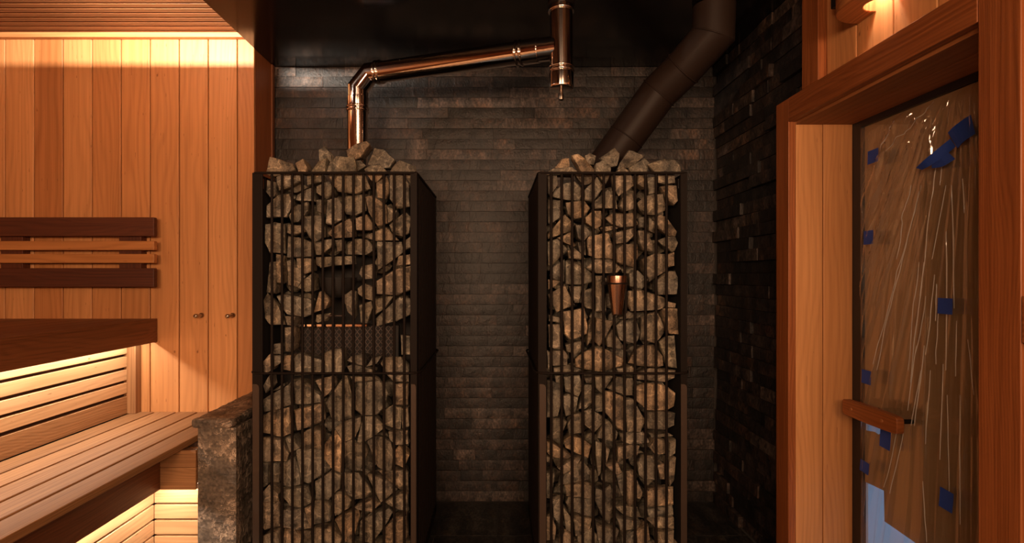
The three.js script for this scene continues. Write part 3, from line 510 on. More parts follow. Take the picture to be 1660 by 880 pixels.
const LEFT_STONES = [
 ['mound', 0.05, [-0.965, 1.672, -0.937, 1.656, -0.845, 1.688, -0.858, 1.717, -0.947, 1.743]],
 ['front', 0, [-0.905, 1.652, -0.889, 1.593, -0.802, 1.631, -0.807, 1.662, -0.838, 1.667]],
 ['mound', 0.05, [-0.847, 1.719, -0.829, 1.672, -0.795, 1.672, -0.792, 1.696, -0.813, 1.738]],
 ['front', 0, [-0.946, 1.590, -0.930, 1.565, -0.914, 1.571, -0.905, 1.580, -0.907, 1.631, -0.943, 1.639]],
 ['front', 0, [-0.948, 1.534, -0.946, 1.485, -0.860, 1.485, -0.831, 1.545, -0.853, 1.582, -0.899, 1.580]],
 ['deep', 0.05, [-0.879, 1.625, -0.873, 1.598, -0.837, 1.593, -0.784, 1.614, -0.821, 1.635]],
 ['front', 0, [-0.820, 1.554, -0.750, 1.552, -0.750, 1.611, -0.781, 1.600, -0.820, 1.577]],
 ['front', 0, [-0.781, 1.657, -0.776, 1.618, -0.704, 1.631, -0.714, 1.662, -0.750, 1.667]],
 ['front', 0, [-0.853, 1.491, -0.848, 1.462, -0.814, 1.466, -0.775, 1.512, -0.774, 1.547, -0.827, 1.529, -0.850, 1.498]],
 ['front', 0, [-0.948, 1.457, -0.947, 1.380, -0.935, 1.341, -0.871, 1.338, -0.874, 1.457, -0.910, 1.467]],
 ['front', 0, [-0.858, 1.421, -0.833, 1.411, -0.782, 1.426, -0.788, 1.443, -0.791, 1.449, -0.856, 1.457]],
 ['front', 0, [-0.858, 1.320, -0.756, 1.323, -0.761, 1.385, -0.817, 1.405, -0.858, 1.410]],
 ['front', 0, [-0.770, 1.404, -0.748, 1.382, -0.707, 1.405, -0.712, 1.497, -0.790, 1.489, -0.798, 1.479, -0.784, 1.442]],
 ['front', 0, [-0.740, 1.557, -0.738, 1.506, -0.703, 1.499, -0.703, 1.524, -0.709, 1.559]],
 ['front', 0, [-0.700, 1.460, -0.679, 1.454, -0.633, 1.477, -0.630, 1.529, -0.658, 1.570, -0.700, 1.558]],
 ['front', 0, [-0.740, 1.611, -0.738, 1.585, -0.699, 1.562, -0.668, 1.590, -0.671, 1.609, -0.677, 1.618, -0.683, 1.628, -0.704, 1.626]],
 ['front', 0, [-0.697, 1.662, -0.696, 1.655, -0.677, 1.625, -0.657, 1.594, -0.581, 1.582, -0.517, 1.600, -0.540, 1.662, -0.637, 1.665]],
 ['mound', 0.05, [-0.716, 1.677, -0.587, 1.680, -0.595, 1.740, -0.668, 1.743, -0.705, 1.719]],
 ['mound', 0.06, [-0.782, 1.682, -0.719, 1.679, -0.714, 1.740, -0.751, 1.727]],
 ['mound', 0.22, [-0.801, 1.711, -0.749, 1.711, -0.741, 1.791, -0.775, 1.830, -0.801, 1.813]],
 ['mound', 0.18, [-0.672, 1.804, -0.661, 1.753, -0.603, 1.770, -0.561, 1.826, -0.572, 1.843, -0.614, 1.832]],
 ['mound', 0.14, [-0.617, 1.747, -0.609, 1.695, -0.568, 1.723, -0.592, 1.750]],
 ['mound', 0.16, [-0.570, 1.738, -0.531, 1.716, -0.470, 1.721, -0.448, 1.757, -0.498, 1.799, -0.537, 1.804]],
 ['mound', 0.04, [-0.553, 1.688, -0.545, 1.673, -0.472, 1.673, -0.456, 1.678, -0.482, 1.704, -0.524, 1.704]],
 ['mound', 0.05, [-0.453, 1.677, -0.374, 1.669, -0.337, 1.680, -0.342, 1.704, -0.411, 1.732, -0.431, 1.720]],
 ['front', 0, [-0.535, 1.662, -0.514, 1.636, -0.494, 1.629, -0.463, 1.662]],
 ['front', 0, [-0.440, 1.558, -0.411, 1.523, -0.357, 1.529, -0.359, 1.621, -0.388, 1.664, -0.437, 1.662]],
 ['front', 0, [-0.494, 1.625, -0.488, 1.565, -0.458, 1.559, -0.443, 1.586, -0.442, 1.627, -0.452, 1.651]],
 ['front', 0, [-0.627, 1.527, -0.617, 1.498, -0.581, 1.493, -0.540, 1.513, -0.540, 1.580, -0.576, 1.577, -0.619, 1.570, -0.627, 1.532]],
 ['front', 0, [-0.537, 1.566, -0.530, 1.508, -0.494, 1.446, -0.452, 1.462, -0.455, 1.539, -0.514, 1.577]],
 ['front', 0, [-0.578, 1.482, -0.573, 1.431, -0.519, 1.434, -0.499, 1.444, -0.535, 1.498]],
 ['front', 0, [-0.450, 1.529, -0.447, 1.462, -0.433, 1.470, -0.421, 1.480, -0.411, 1.513]],
 ['front', 0, [-0.694, 1.421, -0.668, 1.400, -0.583, 1.405, -0.583, 1.457, -0.601, 1.480, -0.648, 1.457]],
 ['front', 0, [-0.555, 1.405, -0.494, 1.390, -0.401, 1.390, -0.456, 1.445, -0.494, 1.431]],
 ['front', 0, [-0.447, 1.455, -0.440, 1.433, -0.428, 1.422, -0.391, 1.405, -0.360, 1.421, -0.350, 1.482, -0.370, 1.503, -0.392, 1.498]],
 ['front', 0, [-0.383, 1.385, -0.379, 1.355, -0.377, 1.349, -0.350, 1.364, -0.355, 1.405]],
 ['front', 0, [-0.534, 1.331, -0.499, 1.354, -0.530, 1.395, -0.581, 1.398, -0.617, 1.374, -0.617, 1.331]],
 ['front', 0, [-0.745, 1.380, -0.743, 1.331, -0.720, 1.331, -0.679, 1.359, -0.668, 1.395, -0.699, 1.395]],
 ['deep', 0.05, [-0.674, 1.393, -0.668, 1.346, -0.642, 1.356, -0.642, 1.399]],
 ['front', 0, [-0.491, 1.385, -0.488, 1.267, -0.471, 1.278, -0.410, 1.323, -0.380, 1.345, -0.392, 1.385]],
 ['front', 0, [-0.351, 1.616, -0.355, 1.667, -0.384, 1.665]],
 ['front', 0, [-0.905, 1.333, -0.899, 1.217, -0.871, 1.215, -0.871, 1.330]],
 ['front', 0, [-0.946, 1.173, -0.905, 1.173, -0.910, 1.307, -0.946, 1.302]],
 ['front', 0, [-0.858, 1.209, -0.817, 1.199, -0.790, 1.244, -0.831, 1.305, -0.835, 1.311, -0.858, 1.307]],
 ['front', 0, [-0.817, 1.317, -0.814, 1.286, -0.811, 1.282, -0.805, 1.272, -0.797, 1.260, -0.786, 1.253, -0.756, 1.266, -0.756, 1.317]],
 ['front', 0, [-0.743, 1.292, -0.720, 1.279, -0.576, 1.294, -0.581, 1.327, -0.585, 1.327, -0.740, 1.322]],
 ['front', 0, [-0.812, 1.199, -0.781, 1.179, -0.750, 1.184, -0.753, 1.261, -0.784, 1.235]],
 ['front', 0, [-0.560, 1.256, -0.545, 1.230, -0.504, 1.235, -0.506, 1.297, -0.555, 1.286]],
 ['front', 0, [-0.409, 1.164, -0.352, 1.189, -0.357, 1.286, -0.417, 1.276, -0.494, 1.225, -0.494, 1.170]],
 ['front', 0, [-0.411, 1.286, -0.352, 1.292, -0.355, 1.333, -0.397, 1.328, -0.402, 1.324]],
 ['front', 0, [-0.573, 1.194, -0.571, 1.173, -0.546, 1.154, -0.506, 1.143, -0.506, 1.199, -0.545, 1.215]],
 ['front', 0, [-0.961, 1.148, -0.951, 1.071, -0.923, 1.045, -0.871, 1.045, -0.903, 1.128, -0.951, 1.174]],
 ['front', 0, [-0.905, 1.163, -0.859, 1.088, -0.797, 1.079, -0.761, 1.086, -0.756, 1.143, -0.776, 1.153, -0.871, 1.173]],
 ['front', 0, [-0.869, 1.081, -0.858, 1.045, -0.833, 1.040, -0.823, 1.079, -0.834, 1.081]],
 ['front', 0, [-0.750, 1.096, -0.699, 1.112, -0.689, 1.143, -0.712, 1.181, -0.730, 1.179]],
 ['front', 0, [-0.745, 1.060, -0.735, 1.053, -0.704, 1.060, -0.679, 1.094, -0.738, 1.086]],
 ['front', 0, [-0.635, 1.163, -0.612, 1.096, -0.583, 1.071, -0.581, 1.179, -0.601, 1.186]],
 ['front', 0, [-0.566, 1.127, -0.560, 1.055, -0.535, 1.050, -0.509, 1.117, -0.514, 1.142]],
 ['front', 0, [-0.499, 1.086, -0.460, 1.110, -0.456, 1.114, -0.423, 1.162, -0.445, 1.163, -0.458, 1.163, -0.499, 1.148]],
 ['front', 0, [-0.499, 1.070, -0.494, 1.040, -0.411, 1.060, -0.355, 1.086, -0.347, 1.122, -0.360, 1.153, -0.400, 1.160]],
 ['front', 0, [-0.866, 0.937, -0.835, 0.937, -0.835, 1.037, -0.866, 1.035]],
 ['front', 0, [-0.915, 0.927, -0.881, 0.927, -0.884, 0.968, -0.912, 0.968]],
 ['front', 0, [-0.391, 1.004, -0.388, 0.927, -0.355, 0.927, -0.355, 1.001]],
 ['front', 0, [-0.958, 0.870, -0.951, 0.839, -0.925, 0.859, -0.928, 0.931, -0.956, 0.895]],
 ['front', 0, [-0.912, 0.921, -0.910, 0.875, -0.881, 0.895, -0.884, 0.921]],
 ['front', 0, [-0.874, 0.862, -0.843, 0.859, -0.840, 0.921, -0.869, 0.921]],
 ['front', 0, [-0.830, 0.911, -0.827, 0.839, -0.720, 0.844, -0.720, 0.901, -0.761, 0.916, -0.807, 0.931]],
 ['front', 0, [-0.707, 0.931, -0.704, 0.852, -0.630, 0.854, -0.632, 0.947, -0.673, 0.947]],
 ['front', 0, [-0.565, 0.883, -0.542, 0.880, -0.542, 0.929, -0.596, 0.916, -0.620, 0.897]],
 ['front', 0, [-0.622, 0.875, -0.607, 0.849, -0.514, 0.844, -0.494, 0.859, -0.544, 0.874, -0.585, 0.884]],
 ['front', 0, [-0.534, 0.875, -0.494, 0.895, -0.468, 0.921, -0.509, 0.911]],
 ['front', 0, [-0.476, 0.885, -0.458, 0.849, -0.422, 0.813, -0.363, 0.813, -0.363, 0.880, -0.396, 0.913, -0.468, 0.911]],
 ['front', 0, [-0.958, 0.798, -0.946, 0.767, -0.928, 0.793, -0.930, 0.839]],
 ['deep', 0.03, [-0.928, 0.771, -0.908, 0.774, -0.878, 0.792, -0.881, 0.802]],
 ['front', 0, [-0.958, 0.685, -0.889, 0.705, -0.838, 0.721, -0.847, 0.806, -0.958, 0.739]],
 ['front', 0, [-0.833, 0.813, -0.830, 0.721, -0.802, 0.716, -0.722, 0.728, -0.720, 0.757, -0.756, 0.793, -0.807, 0.823]],
 ['front', 0, [-0.745, 0.818, -0.704, 0.752, -0.688, 0.766, -0.671, 0.787, -0.673, 0.834]],
 ['front', 0, [-0.709, 0.721, -0.679, 0.644, -0.666, 0.645, -0.596, 0.662, -0.596, 0.757, -0.614, 0.839, -0.623, 0.839, -0.686, 0.763]],
 ['front', 0, [-0.583, 0.698, -0.551, 0.677, -0.493, 0.675, -0.463, 0.705, -0.452, 0.762, -0.468, 0.798, -0.486, 0.816, -0.583, 0.807]],
 ['front', 0, [-0.563, 0.564, -0.551, 0.562, -0.499, 0.596, -0.459, 0.627, -0.463, 0.632, -0.501, 0.672, -0.547, 0.670, -0.572, 0.568]],
 ['deep', 0.02, [-0.607, 0.832, -0.593, 0.809, -0.482, 0.819, -0.498, 0.830]],
 ['front', 0, [-0.422, 0.721, -0.363, 0.716, -0.363, 0.805, -0.422, 0.808]],
 ['front', 0, [-0.459, 0.632, -0.402, 0.615, -0.396, 0.615, -0.391, 0.700, -0.391, 0.705, -0.427, 0.716, -0.463, 0.695, -0.463, 0.636]],
 ['front', 0, [-0.385, 0.628, -0.360, 0.633, -0.363, 0.710, -0.388, 0.705]],
 ['front', 0, [-0.964, 0.674, -0.961, 0.603, -0.879, 0.590, -0.843, 0.603, -0.853, 0.708, -0.925, 0.690]],
 ['front', 0, [-0.833, 0.695, -0.817, 0.613, -0.750, 0.633, -0.709, 0.654, -0.722, 0.721]],
 ['front', 0, [-0.580, 0.584, -0.562, 0.623, -0.557, 0.646, -0.560, 0.667, -0.570, 0.665, -0.593, 0.659, -0.616, 0.654, -0.659, 0.629, -0.627, 0.569]],
 ['front', 0, [-0.964, 0.487, -0.861, 0.489, -0.853, 0.520, -0.881, 0.579, -0.964, 0.585]],
 ['front', 0, [-0.871, 0.582, -0.845, 0.525, -0.805, 0.545, -0.838, 0.587]],
 ['front', 0, [-0.799, 0.603, -0.792, 0.538, -0.720, 0.541, -0.720, 0.613, -0.756, 0.623]],
 ['front', 0, [-0.447, 0.605, -0.442, 0.582, -0.417, 0.556, -0.363, 0.561, -0.365, 0.616]],
 ['front', 0, [-0.711, 0.502, -0.673, 0.456, -0.640, 0.441, -0.633, 0.572, -0.636, 0.578, -0.668, 0.610, -0.712, 0.554], 'tan'],
 ['front', 0, [-0.630, 0.562, -0.627, 0.446, -0.565, 0.441, -0.555, 0.462, -0.527, 0.527, -0.533, 0.539, -0.549, 0.554, -0.597, 0.575]],
 ['front', 0, [-0.490, 0.461, -0.453, 0.451, -0.431, 0.453, -0.424, 0.523, -0.437, 0.564, -0.468, 0.580, -0.513, 0.582, -0.520, 0.578, -0.541, 0.562]],
 ['front', 0, [-0.487, 0.445, -0.458, 0.413, -0.401, 0.369, -0.365, 0.372, -0.365, 0.441, -0.377, 0.455]],
 ['front', 0, [-0.419, 0.477, -0.383, 0.462, -0.360, 0.513, -0.401, 0.554, -0.419, 0.533], 'tan'],
 ['front', 0, [-0.966, 0.415, -0.961, 0.380, -0.935, 0.395, -0.935, 0.482, -0.966, 0.482]],
 ['front', 0, [-0.881, 0.384, -0.838, 0.382, -0.802, 0.395, -0.805, 0.427, -0.812, 0.459, -0.837, 0.497, -0.881, 0.476]],
 ['front', 0, [-0.798, 0.413, -0.771, 0.397, -0.689, 0.446, -0.730, 0.533, -0.820, 0.533, -0.826, 0.530]],
 ['front', 0, [-0.667, 0.355, -0.646, 0.375, -0.640, 0.431, -0.679, 0.446, -0.745, 0.405, -0.745, 0.333, -0.687, 0.335]],
 ['front', 0, [-0.635, 0.431, -0.628, 0.357, -0.622, 0.352, -0.611, 0.342, -0.605, 0.337, -0.586, 0.328, -0.545, 0.333, -0.514, 0.364, -0.545, 0.405, -0.570, 0.438]],
 ['front', 0, [-0.535, 0.431, -0.499, 0.354, -0.473, 0.320, -0.411, 0.364, -0.458, 0.405, -0.514, 0.431]],
 ['front', 0, [-0.966, 0.354, -0.964, 0.323, -0.897, 0.323, -0.897, 0.354, -0.935, 0.392]],
 ['front', 0, [-0.966, 0.230, -0.956, 0.200, -0.897, 0.215, -0.897, 0.318, -0.961, 0.318]],
 ['front', 0, [-0.881, 0.374, -0.879, 0.348, -0.848, 0.307, -0.807, 0.297, -0.761, 0.313, -0.781, 0.379]],
 ['front', 0, [-0.679, 0.323, -0.668, 0.256, -0.612, 0.292, -0.598, 0.327, -0.635, 0.358, -0.662, 0.355, -0.675, 0.341]],
 ['front', 0, [-0.753, 0.225, -0.679, 0.246, -0.684, 0.302, -0.707, 0.331, -0.720, 0.330, -0.750, 0.323]],
 ['front', 0, [-0.766, 0.215, -0.758, 0.230, -0.761, 0.307, -0.789, 0.292], 'tan'],
 ['front', 0, [-0.817, 0.205, -0.766, 0.205, -0.782, 0.258, -0.802, 0.292, -0.879, 0.287, -0.879, 0.212]],
 ['front', 0, [-0.586, 0.302, -0.572, 0.293, -0.543, 0.287, -0.514, 0.282, -0.478, 0.313, -0.514, 0.331]],
 ['front', 0, [-0.463, 0.323, -0.422, 0.302, -0.365, 0.287, -0.365, 0.359, -0.396, 0.354]],
 ['front', 0, [-0.626, 0.148, -0.596, 0.148, -0.566, 0.256, -0.571, 0.289, -0.637, 0.266, -0.664, 0.252], 'tan'],
 ['front', 0, [-0.576, 0.148, -0.514, 0.148, -0.447, 0.241, -0.427, 0.282, -0.442, 0.297, -0.519, 0.271, -0.560, 0.241]],
 ['front', 0, [-0.465, 0.210, -0.463, 0.148, -0.381, 0.148, -0.365, 0.179, -0.370, 0.271, -0.427, 0.256]],
 ['front', 0, [-0.753, 0.215, -0.740, 0.133, -0.637, 0.133, -0.637, 0.170, -0.640, 0.176, -0.684, 0.215]],
 ['front', 0, [-0.966, 0.133, -0.884, 0.133, -0.894, 0.200, -0.915, 0.205, -0.966, 0.179]],
 ['front', 0, [-0.879, 0.133, -0.812, 0.133, -0.802, 0.169, -0.831, 0.203, -0.840, 0.204, -0.876, 0.200]],
 ['deep', 0.04, [-0.943, 0.462, -0.940, 0.399, -0.903, 0.389, -0.906, 0.465]],
 ['deep', 0.04, [-0.812, 0.112, -0.770, 0.112, -0.775, 0.185, -0.812, 0.180]],
];
const RIGHT_STONES = [
 ['mound', 0.05, [0.189, 1.673, 0.334, 1.670, 0.339, 1.680, 0.313, 1.699, 0.234, 1.696]],
 ['mound', 0.14, [0.249, 1.715, 0.315, 1.710, 0.312, 1.756, 0.277, 1.753], 'tan'],
 ['mound', 0.09, [0.313, 1.758, 0.362, 1.680, 0.413, 1.680, 0.418, 1.697, 0.372, 1.745, 0.343, 1.767], 'tan'],
 ['mound', 0.16, [0.384, 1.772, 0.395, 1.736, 0.428, 1.736, 0.434, 1.772, 0.406, 1.786]],
 ['mound', 0.05, [0.408, 1.675, 0.476, 1.675, 0.476, 1.704, 0.439, 1.728, 0.410, 1.715]],
 ['mound', 0.16, [0.451, 1.766, 0.500, 1.722, 0.525, 1.727, 0.528, 1.734, 0.536, 1.783, 0.514, 1.808]],
 ['mound', 0.15, [0.523, 1.709, 0.586, 1.720, 0.649, 1.772, 0.575, 1.797, 0.533, 1.738]],
 ['mound', 0.1, [0.562, 1.707, 0.573, 1.682, 0.638, 1.682, 0.654, 1.731, 0.632, 1.750]],
 ['mound', 0.05, [0.631, 1.715, 0.660, 1.673, 0.768, 1.673, 0.765, 1.704, 0.739, 1.730, 0.697, 1.738]],
 ['mound', 0.03, [0.477, 1.669, 0.555, 1.669, 0.552, 1.674, 0.516, 1.697]],
 ['front', 0, [0.470, 1.659, 0.480, 1.601, 0.501, 1.575, 0.563, 1.616, 0.547, 1.659]],
 ['front', 0, [0.206, 1.660, 0.208, 1.586, 0.218, 1.573, 0.246, 1.618, 0.244, 1.658]],
 ['front', 0, [0.224, 1.570, 0.280, 1.557, 0.342, 1.555, 0.347, 1.601, 0.316, 1.632, 0.270, 1.619, 0.237, 1.596, 0.226, 1.578]],
 ['front', 0, [0.357, 1.557, 0.389, 1.548, 0.395, 1.554, 0.439, 1.611, 0.409, 1.649, 0.357, 1.595]],
 ['deep', 0.03, [0.321, 1.663, 0.357, 1.619, 0.381, 1.625, 0.391, 1.635, 0.399, 1.663]],
 ['deep', 0.03, [0.412, 1.663, 0.451, 1.627, 0.466, 1.663]],
 ['front', 0, [0.575, 1.622, 0.606, 1.601, 0.608, 1.655, 0.575, 1.658]],
 ['front', 0, [0.612, 1.650, 0.619, 1.577, 0.625, 1.577, 0.650, 1.586, 0.645, 1.652]],
 ['front', 0, [0.655, 1.660, 0.658, 1.627, 0.691, 1.619, 0.730, 1.627, 0.732, 1.660]],
 ['front', 0, [0.668, 1.611, 0.691, 1.570, 0.719, 1.532, 0.737, 1.550, 0.735, 1.616, 0.701, 1.616]],
 ['front', 0, [0.208, 1.462, 0.221, 1.457, 0.270, 1.498, 0.265, 1.555, 0.208, 1.560]],
 ['front', 0, [0.280, 1.545, 0.290, 1.498, 0.316, 1.478, 0.357, 1.488, 0.383, 1.524, 0.357, 1.552]],
 ['front', 0, [0.389, 1.543, 0.398, 1.519, 0.488, 1.519, 0.480, 1.580, 0.451, 1.598]],
 ['front', 0, [0.498, 1.529, 0.521, 1.509, 0.565, 1.519, 0.552, 1.586, 0.521, 1.580, 0.501, 1.539]],
 ['front', 0, [0.575, 1.545, 0.604, 1.498, 0.650, 1.496, 0.694, 1.514, 0.676, 1.579, 0.602, 1.571]],
 ['front', 0, [0.360, 1.483, 0.362, 1.462, 0.403, 1.437, 0.426, 1.452, 0.424, 1.511, 0.388, 1.511]],
 ['front', 0, [0.444, 1.483, 0.467, 1.460, 0.509, 1.442, 0.563, 1.447, 0.573, 1.462, 0.552, 1.503, 0.470, 1.501]],
 ['front', 0, [0.575, 1.483, 0.578, 1.442, 0.614, 1.442, 0.609, 1.488]],
 ['front', 0, [0.619, 1.432, 0.645, 1.421, 0.651, 1.448, 0.646, 1.458, 0.619, 1.483]],
 ['front', 0, [0.660, 1.439, 0.699, 1.413, 0.735, 1.410, 0.740, 1.426, 0.691, 1.488, 0.665, 1.496, 0.640, 1.479]],
 ['front', 0, [0.206, 1.416, 0.208, 1.396, 0.313, 1.432, 0.313, 1.462, 0.280, 1.501]],
 ['front', 0, [0.275, 1.383, 0.316, 1.365, 0.306, 1.426, 0.298, 1.423, 0.245, 1.401, 0.260, 1.392]],
 ['front', 0, [0.319, 1.457, 0.331, 1.401, 0.347, 1.388, 0.355, 1.389, 0.387, 1.421, 0.352, 1.452]],
 ['front', 0, [0.419, 1.442, 0.439, 1.425, 0.468, 1.433, 0.496, 1.440, 0.485, 1.448, 0.478, 1.452]],
 ['front', 0, [0.368, 1.398, 0.373, 1.329, 0.411, 1.316, 0.471, 1.316, 0.478, 1.349, 0.456, 1.426, 0.375, 1.405], 'tan'],
 ['front', 0, [0.332, 1.382, 0.336, 1.345, 0.345, 1.336, 0.362, 1.329, 0.362, 1.387]],
 ['front', 0, [0.470, 1.421, 0.486, 1.375, 0.532, 1.385, 0.568, 1.421, 0.563, 1.442]],
 ['front', 0, [0.578, 1.432, 0.583, 1.380, 0.604, 1.349, 0.634, 1.344, 0.640, 1.380, 0.609, 1.432]],
 ['front', 0, [0.655, 1.390, 0.701, 1.354, 0.715, 1.344, 0.726, 1.349, 0.740, 1.380, 0.728, 1.407, 0.708, 1.408, 0.696, 1.408]],
 ['front', 0, [0.206, 1.385, 0.208, 1.288, 0.221, 1.283, 0.289, 1.356, 0.246, 1.396]],
 ['front', 0, [0.288, 1.348, 0.295, 1.318, 0.357, 1.311, 0.360, 1.315, 0.320, 1.356]],
 ['front', 0, [0.486, 1.354, 0.491, 1.303, 0.563, 1.277, 0.583, 1.329, 0.573, 1.375, 0.521, 1.375]],
 ['front', 0, [0.213, 1.246, 0.225, 1.237, 0.278, 1.219, 0.276, 1.284, 0.275, 1.313, 0.227, 1.284, 0.223, 1.280]],
 ['front', 0, [0.282, 1.210, 0.331, 1.208, 0.343, 1.208, 0.388, 1.220, 0.393, 1.253, 0.367, 1.273, 0.341, 1.292, 0.306, 1.308, 0.279, 1.308]],
 ['front', 0, [0.374, 1.272, 0.408, 1.256, 0.496, 1.259, 0.509, 1.277, 0.468, 1.313, 0.398, 1.313, 0.364, 1.279]],
 ['front', 0, [0.593, 1.313, 0.604, 1.261, 0.624, 1.223, 0.694, 1.265, 0.690, 1.333, 0.645, 1.338]],
 ['front', 0, [0.695, 1.308, 0.699, 1.282, 0.722, 1.287, 0.726, 1.345, 0.693, 1.331]],
 ['front', 0, [0.647, 1.225, 0.655, 1.171, 0.660, 1.169, 0.737, 1.169, 0.740, 1.241, 0.727, 1.266, 0.701, 1.266]],
 ['front', 0, [0.537, 1.256, 0.542, 1.205, 0.593, 1.195, 0.614, 1.231, 0.573, 1.266]],
 ['front', 0, [0.208, 1.189, 0.224, 1.195, 0.257, 1.223, 0.244, 1.227, 0.208, 1.231]],
 ['front', 0, [0.208, 1.169, 0.218, 1.138, 0.244, 1.094, 0.316, 1.128, 0.275, 1.210]],
 ['front', 0, [0.293, 1.204, 0.316, 1.138, 0.334, 1.138, 0.345, 1.204]],
 ['front', 0, [0.338, 1.141, 0.367, 1.112, 0.398, 1.107, 0.393, 1.200, 0.349, 1.184, 0.341, 1.157]],
 ['front', 0, [0.403, 1.100, 0.444, 1.102, 0.439, 1.246, 0.403, 1.246]],
 ['front', 0, [0.537, 1.133, 0.547, 1.102, 0.657, 1.107, 0.690, 1.123, 0.690, 1.129, 0.686, 1.157, 0.594, 1.187, 0.537, 1.184]],
 ['front', 0, [0.697, 1.117, 0.724, 1.117, 0.727, 1.133, 0.695, 1.143, 0.693, 1.118]],
 ['front', 0, [0.678, 1.114, 0.681, 1.068, 0.702, 1.010, 0.748, 1.007, 0.745, 1.112], 'tan'],
 ['front', 0, [0.270, 1.097, 0.275, 1.010, 0.301, 0.981, 0.367, 1.008, 0.369, 1.032, 0.355, 1.115], 'tan'],
 ['front', 0, [0.211, 1.087, 0.213, 1.062, 0.264, 1.052, 0.254, 1.076]],
 ['front', 0, [0.208, 1.046, 0.213, 0.958, 0.259, 0.945, 0.270, 0.958, 0.254, 1.050]],
 ['front', 0, [0.368, 0.961, 0.398, 1.004, 0.396, 1.079, 0.373, 1.044]],
 ['front', 0, [0.403, 0.974, 0.419, 0.956, 0.435, 0.966, 0.445, 0.990, 0.455, 1.014, 0.465, 1.038, 0.475, 1.062, 0.403, 1.076]],
 ['front', 0, [0.488, 1.040, 0.499, 0.991, 0.505, 0.983, 0.563, 0.966, 0.583, 1.015, 0.568, 1.060, 0.511, 1.066]],
 ['front', 0, [0.491, 1.071, 0.497, 1.070, 0.514, 1.069, 0.583, 1.076, 0.537, 1.102]],
 ['front', 0, [0.588, 0.984, 0.650, 0.969, 0.686, 1.010, 0.686, 1.044, 0.684, 1.048, 0.650, 1.102, 0.588, 1.076]],
 ['front', 0, [0.447, 0.987, 0.450, 0.958, 0.532, 0.938, 0.473, 1.023, 0.453, 1.001]],
 ['front', 0, [0.280, 0.963, 0.285, 0.938, 0.316, 0.922, 0.352, 0.953, 0.357, 0.984]],
 ['front', 0, [0.695, 0.876, 0.730, 0.871, 0.730, 0.999, 0.701, 0.999, 0.663, 0.976]],
 ['front', 0, [0.226, 0.880, 0.286, 0.882, 0.290, 0.921, 0.270, 0.942, 0.224, 0.939]],
 ['front', 0, [0.203, 0.942, 0.206, 0.865, 0.221, 0.859, 0.221, 0.924, 0.221, 0.932]],
 ['front', 0, [0.321, 0.906, 0.325, 0.872, 0.358, 0.861, 0.429, 0.852, 0.511, 0.877, 0.521, 0.906, 0.439, 0.947, 0.398, 0.952, 0.357, 0.934], 'tan'],
 ['front', 0, [0.534, 0.890, 0.573, 0.880, 0.650, 0.870, 0.681, 0.877, 0.684, 0.898, 0.679, 0.915, 0.645, 0.962, 0.604, 0.962, 0.568, 0.947]],
 ['front', 0, [0.229, 0.869, 0.231, 0.849, 0.357, 0.852, 0.357, 0.857, 0.292, 0.880]],
 ['front', 0, [0.491, 0.865, 0.501, 0.849, 0.568, 0.852, 0.552, 0.880]],
 ['front', 0, [0.573, 0.818, 0.691, 0.808, 0.727, 0.829, 0.727, 0.859, 0.629, 0.865, 0.578, 0.844]],
 ['front', 0, [0.203, 0.669, 0.249, 0.669, 0.265, 0.752, 0.260, 0.803, 0.206, 0.816]],
 ['front', 0, [0.234, 0.839, 0.239, 0.813, 0.270, 0.803, 0.270, 0.839]],
 ['front', 0, [0.275, 0.829, 0.280, 0.772, 0.331, 0.752, 0.351, 0.790, 0.337, 0.839]],
 ['deep', 0.02, [0.358, 0.825, 0.365, 0.805, 0.394, 0.805, 0.394, 0.830]],
 ['front', 0, [0.398, 0.834, 0.403, 0.787, 0.428, 0.763, 0.475, 0.839]],
 ['front', 0, [0.270, 0.757, 0.272, 0.705, 0.280, 0.670, 0.321, 0.686, 0.329, 0.749, 0.290, 0.764]],
 ['front', 0, [0.332, 0.705, 0.357, 0.700, 0.393, 0.726, 0.393, 0.802, 0.357, 0.802]],
 ['front', 0, [0.410, 0.690, 0.434, 0.690, 0.434, 0.760, 0.403, 0.755, 0.403, 0.695]],
 ['front', 0, [0.442, 0.772, 0.444, 0.685, 0.491, 0.623, 0.521, 0.610, 0.521, 0.746, 0.480, 0.767]],
 ['front', 0, [0.527, 0.736, 0.529, 0.610, 0.584, 0.610, 0.604, 0.659, 0.557, 0.741]],
 ['front', 0, [0.450, 0.787, 0.521, 0.757, 0.555, 0.757, 0.552, 0.829, 0.486, 0.834]],
 ['front', 0, [0.570, 0.731, 0.613, 0.695, 0.692, 0.695, 0.727, 0.710, 0.727, 0.767, 0.691, 0.798, 0.609, 0.805, 0.570, 0.787], 'tan'],
 ['front', 0, [0.614, 0.685, 0.619, 0.615, 0.686, 0.610, 0.727, 0.633, 0.730, 0.680, 0.692, 0.692, 0.686, 0.692]],
 ['front', 0, [0.221, 0.662, 0.226, 0.574, 0.262, 0.591, 0.286, 0.650, 0.265, 0.664]],
 ['front', 0, [0.286, 0.640, 0.295, 0.597, 0.352, 0.603, 0.347, 0.685, 0.316, 0.680, 0.310, 0.678, 0.290, 0.651]],
 ['front', 0, [0.355, 0.690, 0.357, 0.633, 0.398, 0.597, 0.425, 0.629, 0.430, 0.640, 0.434, 0.670, 0.384, 0.703]],
 ['front', 0, [0.410, 0.582, 0.480, 0.567, 0.496, 0.603, 0.465, 0.644, 0.441, 0.658]],
 ['front', 0, [0.501, 0.602, 0.511, 0.567, 0.541, 0.559, 0.624, 0.567, 0.599, 0.608]],
 ['front', 0, [0.624, 0.597, 0.629, 0.585, 0.724, 0.587, 0.701, 0.600]],
 ['front', 0, [0.272, 0.569, 0.280, 0.544, 0.373, 0.498, 0.388, 0.549, 0.347, 0.580, 0.301, 0.587], 'tan'],
